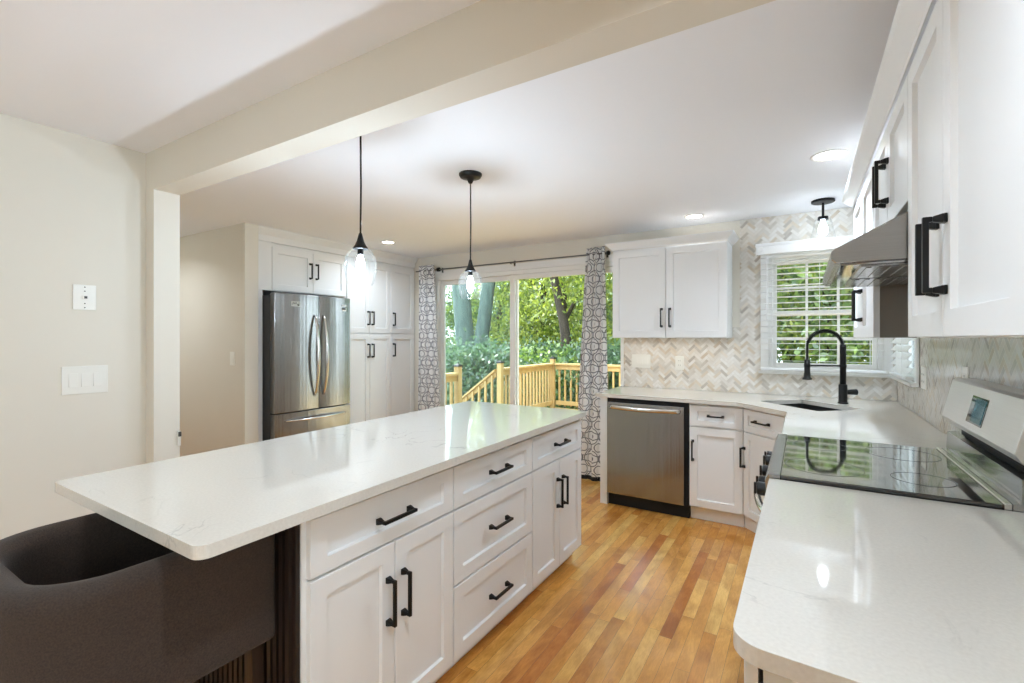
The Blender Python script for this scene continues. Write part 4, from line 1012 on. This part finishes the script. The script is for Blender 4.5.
def leaf_mesh(name, mat, n, rx, ry, rz, size, seed, clusters=26):
    rnd = random.Random(seed); vs = []; fs = []
    cl = []
    for _ in range(clusters):
        while True:
            p = Vector((rnd.uniform(-1, 1), rnd.uniform(-1, 1), rnd.uniform(-1, 1)))
            if 0.25 < p.length < 1: break
        cl.append((Vector((p.x * rx, p.y * ry, p.z * rz)), rnd.uniform(0.22, 0.42) * min(rx, ry, rz)))
    for i in range(n):
        c, r = cl[rnd.randrange(clusters)]
        p = c + Vector((rnd.gauss(0, 0.6), rnd.gauss(0, 0.6), rnd.gauss(0, 0.5))) * r
        s = size * rnd.uniform(0.6, 1.3)
        a = Vector((rnd.gauss(0, 1), rnd.gauss(0, 1), rnd.gauss(0, 0.6))).normalized()
        b = a.orthogonal().normalized(); b.rotate(Matrix.Rotation(rnd.uniform(0, 6.28), 3, a)); c2 = a.cross(b)
        k = len(vs)
        vs += [p - b * s * 0.5, p + c2 * s * 0.24 - b * s * 0.05, p + b * s * 0.5, p - c2 * s * 0.24 - b * s * 0.05]; fs.append((k, k + 1, k + 2, k + 3))
    me = bpy.data.meshes.new(name); me.from_pydata([tuple(v) for v in vs], [], fs); me.materials.append(M[mat]); return me
LM = [leaf_mesh('foliage', 'leaf_y', 9000, 2.3, 1.8, 3.6, 0.15, 1, 46), leaf_mesh('foliage', 'leaf_g', 9000, 2.3, 1.8, 3.6, 0.15, 2, 46), leaf_mesh('foliage', 'leaf_d', 9000, 2.2, 1.8, 3.4, 0.16, 3, 46)]
BU = [leaf_mesh('foliage', 'leaf_d', 5200, 1.5, 0.9, 0.95, 0.12, 5, 30), leaf_mesh('foliage', 'leaf_g', 5200, 1.5, 0.9, 0.95, 0.12, 6, 30)]
def trunk_bm(h, r0, lean, seed, forks=3):
    rnd = random.Random(seed); bm = bm_new()
    pts = [Vector((lean[0] * (k / 10) ** 1.3 + 0.06 * math.sin(k * 1.3 + seed), lean[1] * k / 10, h * k / 10)) for k in range(11)]
    tube(bm, pts, [r0 * (1.15 - 0.75 * k / 10) for k in range(11)], 10)
    for f in range(forks):
        k = 4 + f * 2; k = min(k, 9); p = pts[k]; ang = rnd.uniform(0, 6.28); ln = rnd.uniform(1.2, 2.2)
        tube(bm, [p, p + Vector((math.cos(ang) * ln * 0.5, math.sin(ang) * ln * 0.5, ln * 0.5)), p + Vector((math.cos(ang) * ln, math.sin(ang) * ln, ln * 0.9))], [r0 * 0.42, r0 * 0.3, r0 * 0.12], 8)
    return bm
def tree(x, y, k, label, r0=0.13, h=7.5, lean=(0.4, 0.1), zc=3.4, seed=0, grp='trees beyond the deck', sc=1.0, bk='bark_dark'):
    t = thing('tree', label, 'tree', (x, y, -1.39), group=grp)
    build('trunk', trunk_bm(h, r0, lean, seed), bk, t, smooth=True)
    o = bpy.data.objects.new('foliage', LM[k]); COL.objects.link(o); o.parent = t; o.location = (0, 0, zc + 1.0); o.rotation_euler = (0, 0, seed * 1.7); o.scale = (sc, sc, sc)
    return t
t = thing('tree', 'thick grey tree with two trunks forking in a V beyond the deck stairs', 'tree', (-8.86, 12.0, -1.39), group='trees beyond the deck')
bm = bm_new()
tube(bm, [(0, 0, 0), (-0.02, 0, 0.8), (-0.10, 0, 1.6), (-0.30, 0, 3.0), (-0.50, 0.05, 4.4), (-0.75, 0.1, 6.5), (-0.8, 0.1, 9)], [0.46, 0.40, 0.34, 0.30, 0.28, 0.24, 0.16], 14)
tube(bm, [(0.05, 0, 0.7), (0.14, 0, 1.5), (0.36, 0, 2.7), (0.62, 0, 4.3), (0.95, 0.1, 6.5), (1.1, 0.1, 8.5)], [0.27, 0.25, 0.22, 0.20, 0.16, 0.1], 12)
build('trunk', bm, 'bark', t, smooth=True)
o = bpy.data.objects.new('foliage', LM[1]); COL.objects.link(o); o.parent = t; o.location = (0, 0, 8.6)
tree(-5.6, 12.5, 0, 'dark leaning tree trunk with yellow-green leaves beyond the deck corner', r0=0.17, h=8, lean=(-1.3, 0.1), zc=6.4, seed=3)
gl = 'leafy green tree standing in the woods beyond the deck'
for i, (x, y, k) in enumerate(((-13.0, 14.5, 1), (-11.0, 16.5, 0), (-8.6, 16.0, 0), (-6.9, 15.0, 0), (-4.6, 14.2, 0), (-3.2, 15.5, 1), (-7.6, 19.0, 1), (-10.0, 19.5, 1), (-5.3, 19.5, 1), (-13.2, 19.5, 2), (-3.0, 19.5, 0), (-6.2, 23, 2), (-10.5, 23.5, 2), (-8.3, 24, 1), (-14.5, 24, 1))):
    tree(x, y, k, gl, r0=0.10 + 0.03 * (i % 3), h=7.2, lean=((-0.5, 0.6, 0.2)[i % 3], 0.1), zc=3.0 + 0.5 * (i % 2), seed=10 + i)
gw = 'leafy green tree standing outside the sink window'
for i, (x, y, k) in enumerate(((-1.0, 10.6, 1), (0.55, 11.5, 0), (1.7, 10.8, 1), (-0.3, 14.5, 2), (1.9, 14.8, 2), (0.8, 18.0, 1), (-1.8, 18.0, 1), (3.4, 18, 2))):
    tree(x, y, k, gw, r0=0.12 + 0.04 * (i % 2), h=7.5, lean=((0.2, -0.2)[i % 2], 0.1), zc=3.0 + 0.4 * (i % 2), seed=40 + i, grp='trees outside the sink window')
gs = 'leafy green tree placed outside the side window to dim it'
for i, (x, y, k) in enumerate(((3.6, 4.9, 2), (4.3, 7.6, 2), (6.8, 5.6, 1), (7.0, 9.0, 2))):  # unseen trees placed to block sky glare at the side window
    tree(x, y, k, gs, r0=0.14, seed=60 + i, grp='trees outside the side window')
def bush(x, y, k, label, zc, seed, grp):
    t = thing('bush', label, 'bush', (x, y, -1.39), group=grp)
    bm = bm_new()
    for a in range(4): tube(bm, [(0, 0, 0), (math.cos(a * 1.6) * 0.3, math.sin(a * 1.6) * 0.25, 0.7), (math.cos(a * 1.6) * 0.7, math.sin(a * 1.6) * 0.5, 1.5)], [0.035, 0.028, 0.015], 6)
    build('stem', bm, 'bark', t)
    o = bpy.data.objects.new('foliage', BU[k]); COL.objects.link(o); o.parent = t; o.location = (0, 0, zc); o.rotation_euler = (0, 0, seed * 2.1)
gb = 'dense glossy green bush just beyond the deck railing'
for i, (x, y) in enumerate(((-6.6, 8.7), (-8.4, 8.4), (-7.0, 10.4), (-5.4, 10.4), (-3.8, 10.2), (-2.0, 10.3), (-9.2, 9.8), (-9.6, 12.2), (-6.3, 12.0), (-11.2, 11.5), (-4.0, 11.9))):
    bush(x, y, i % 2 if i > 2 else 0, gb, 1.75, i, 'bushes beyond the deck railing')
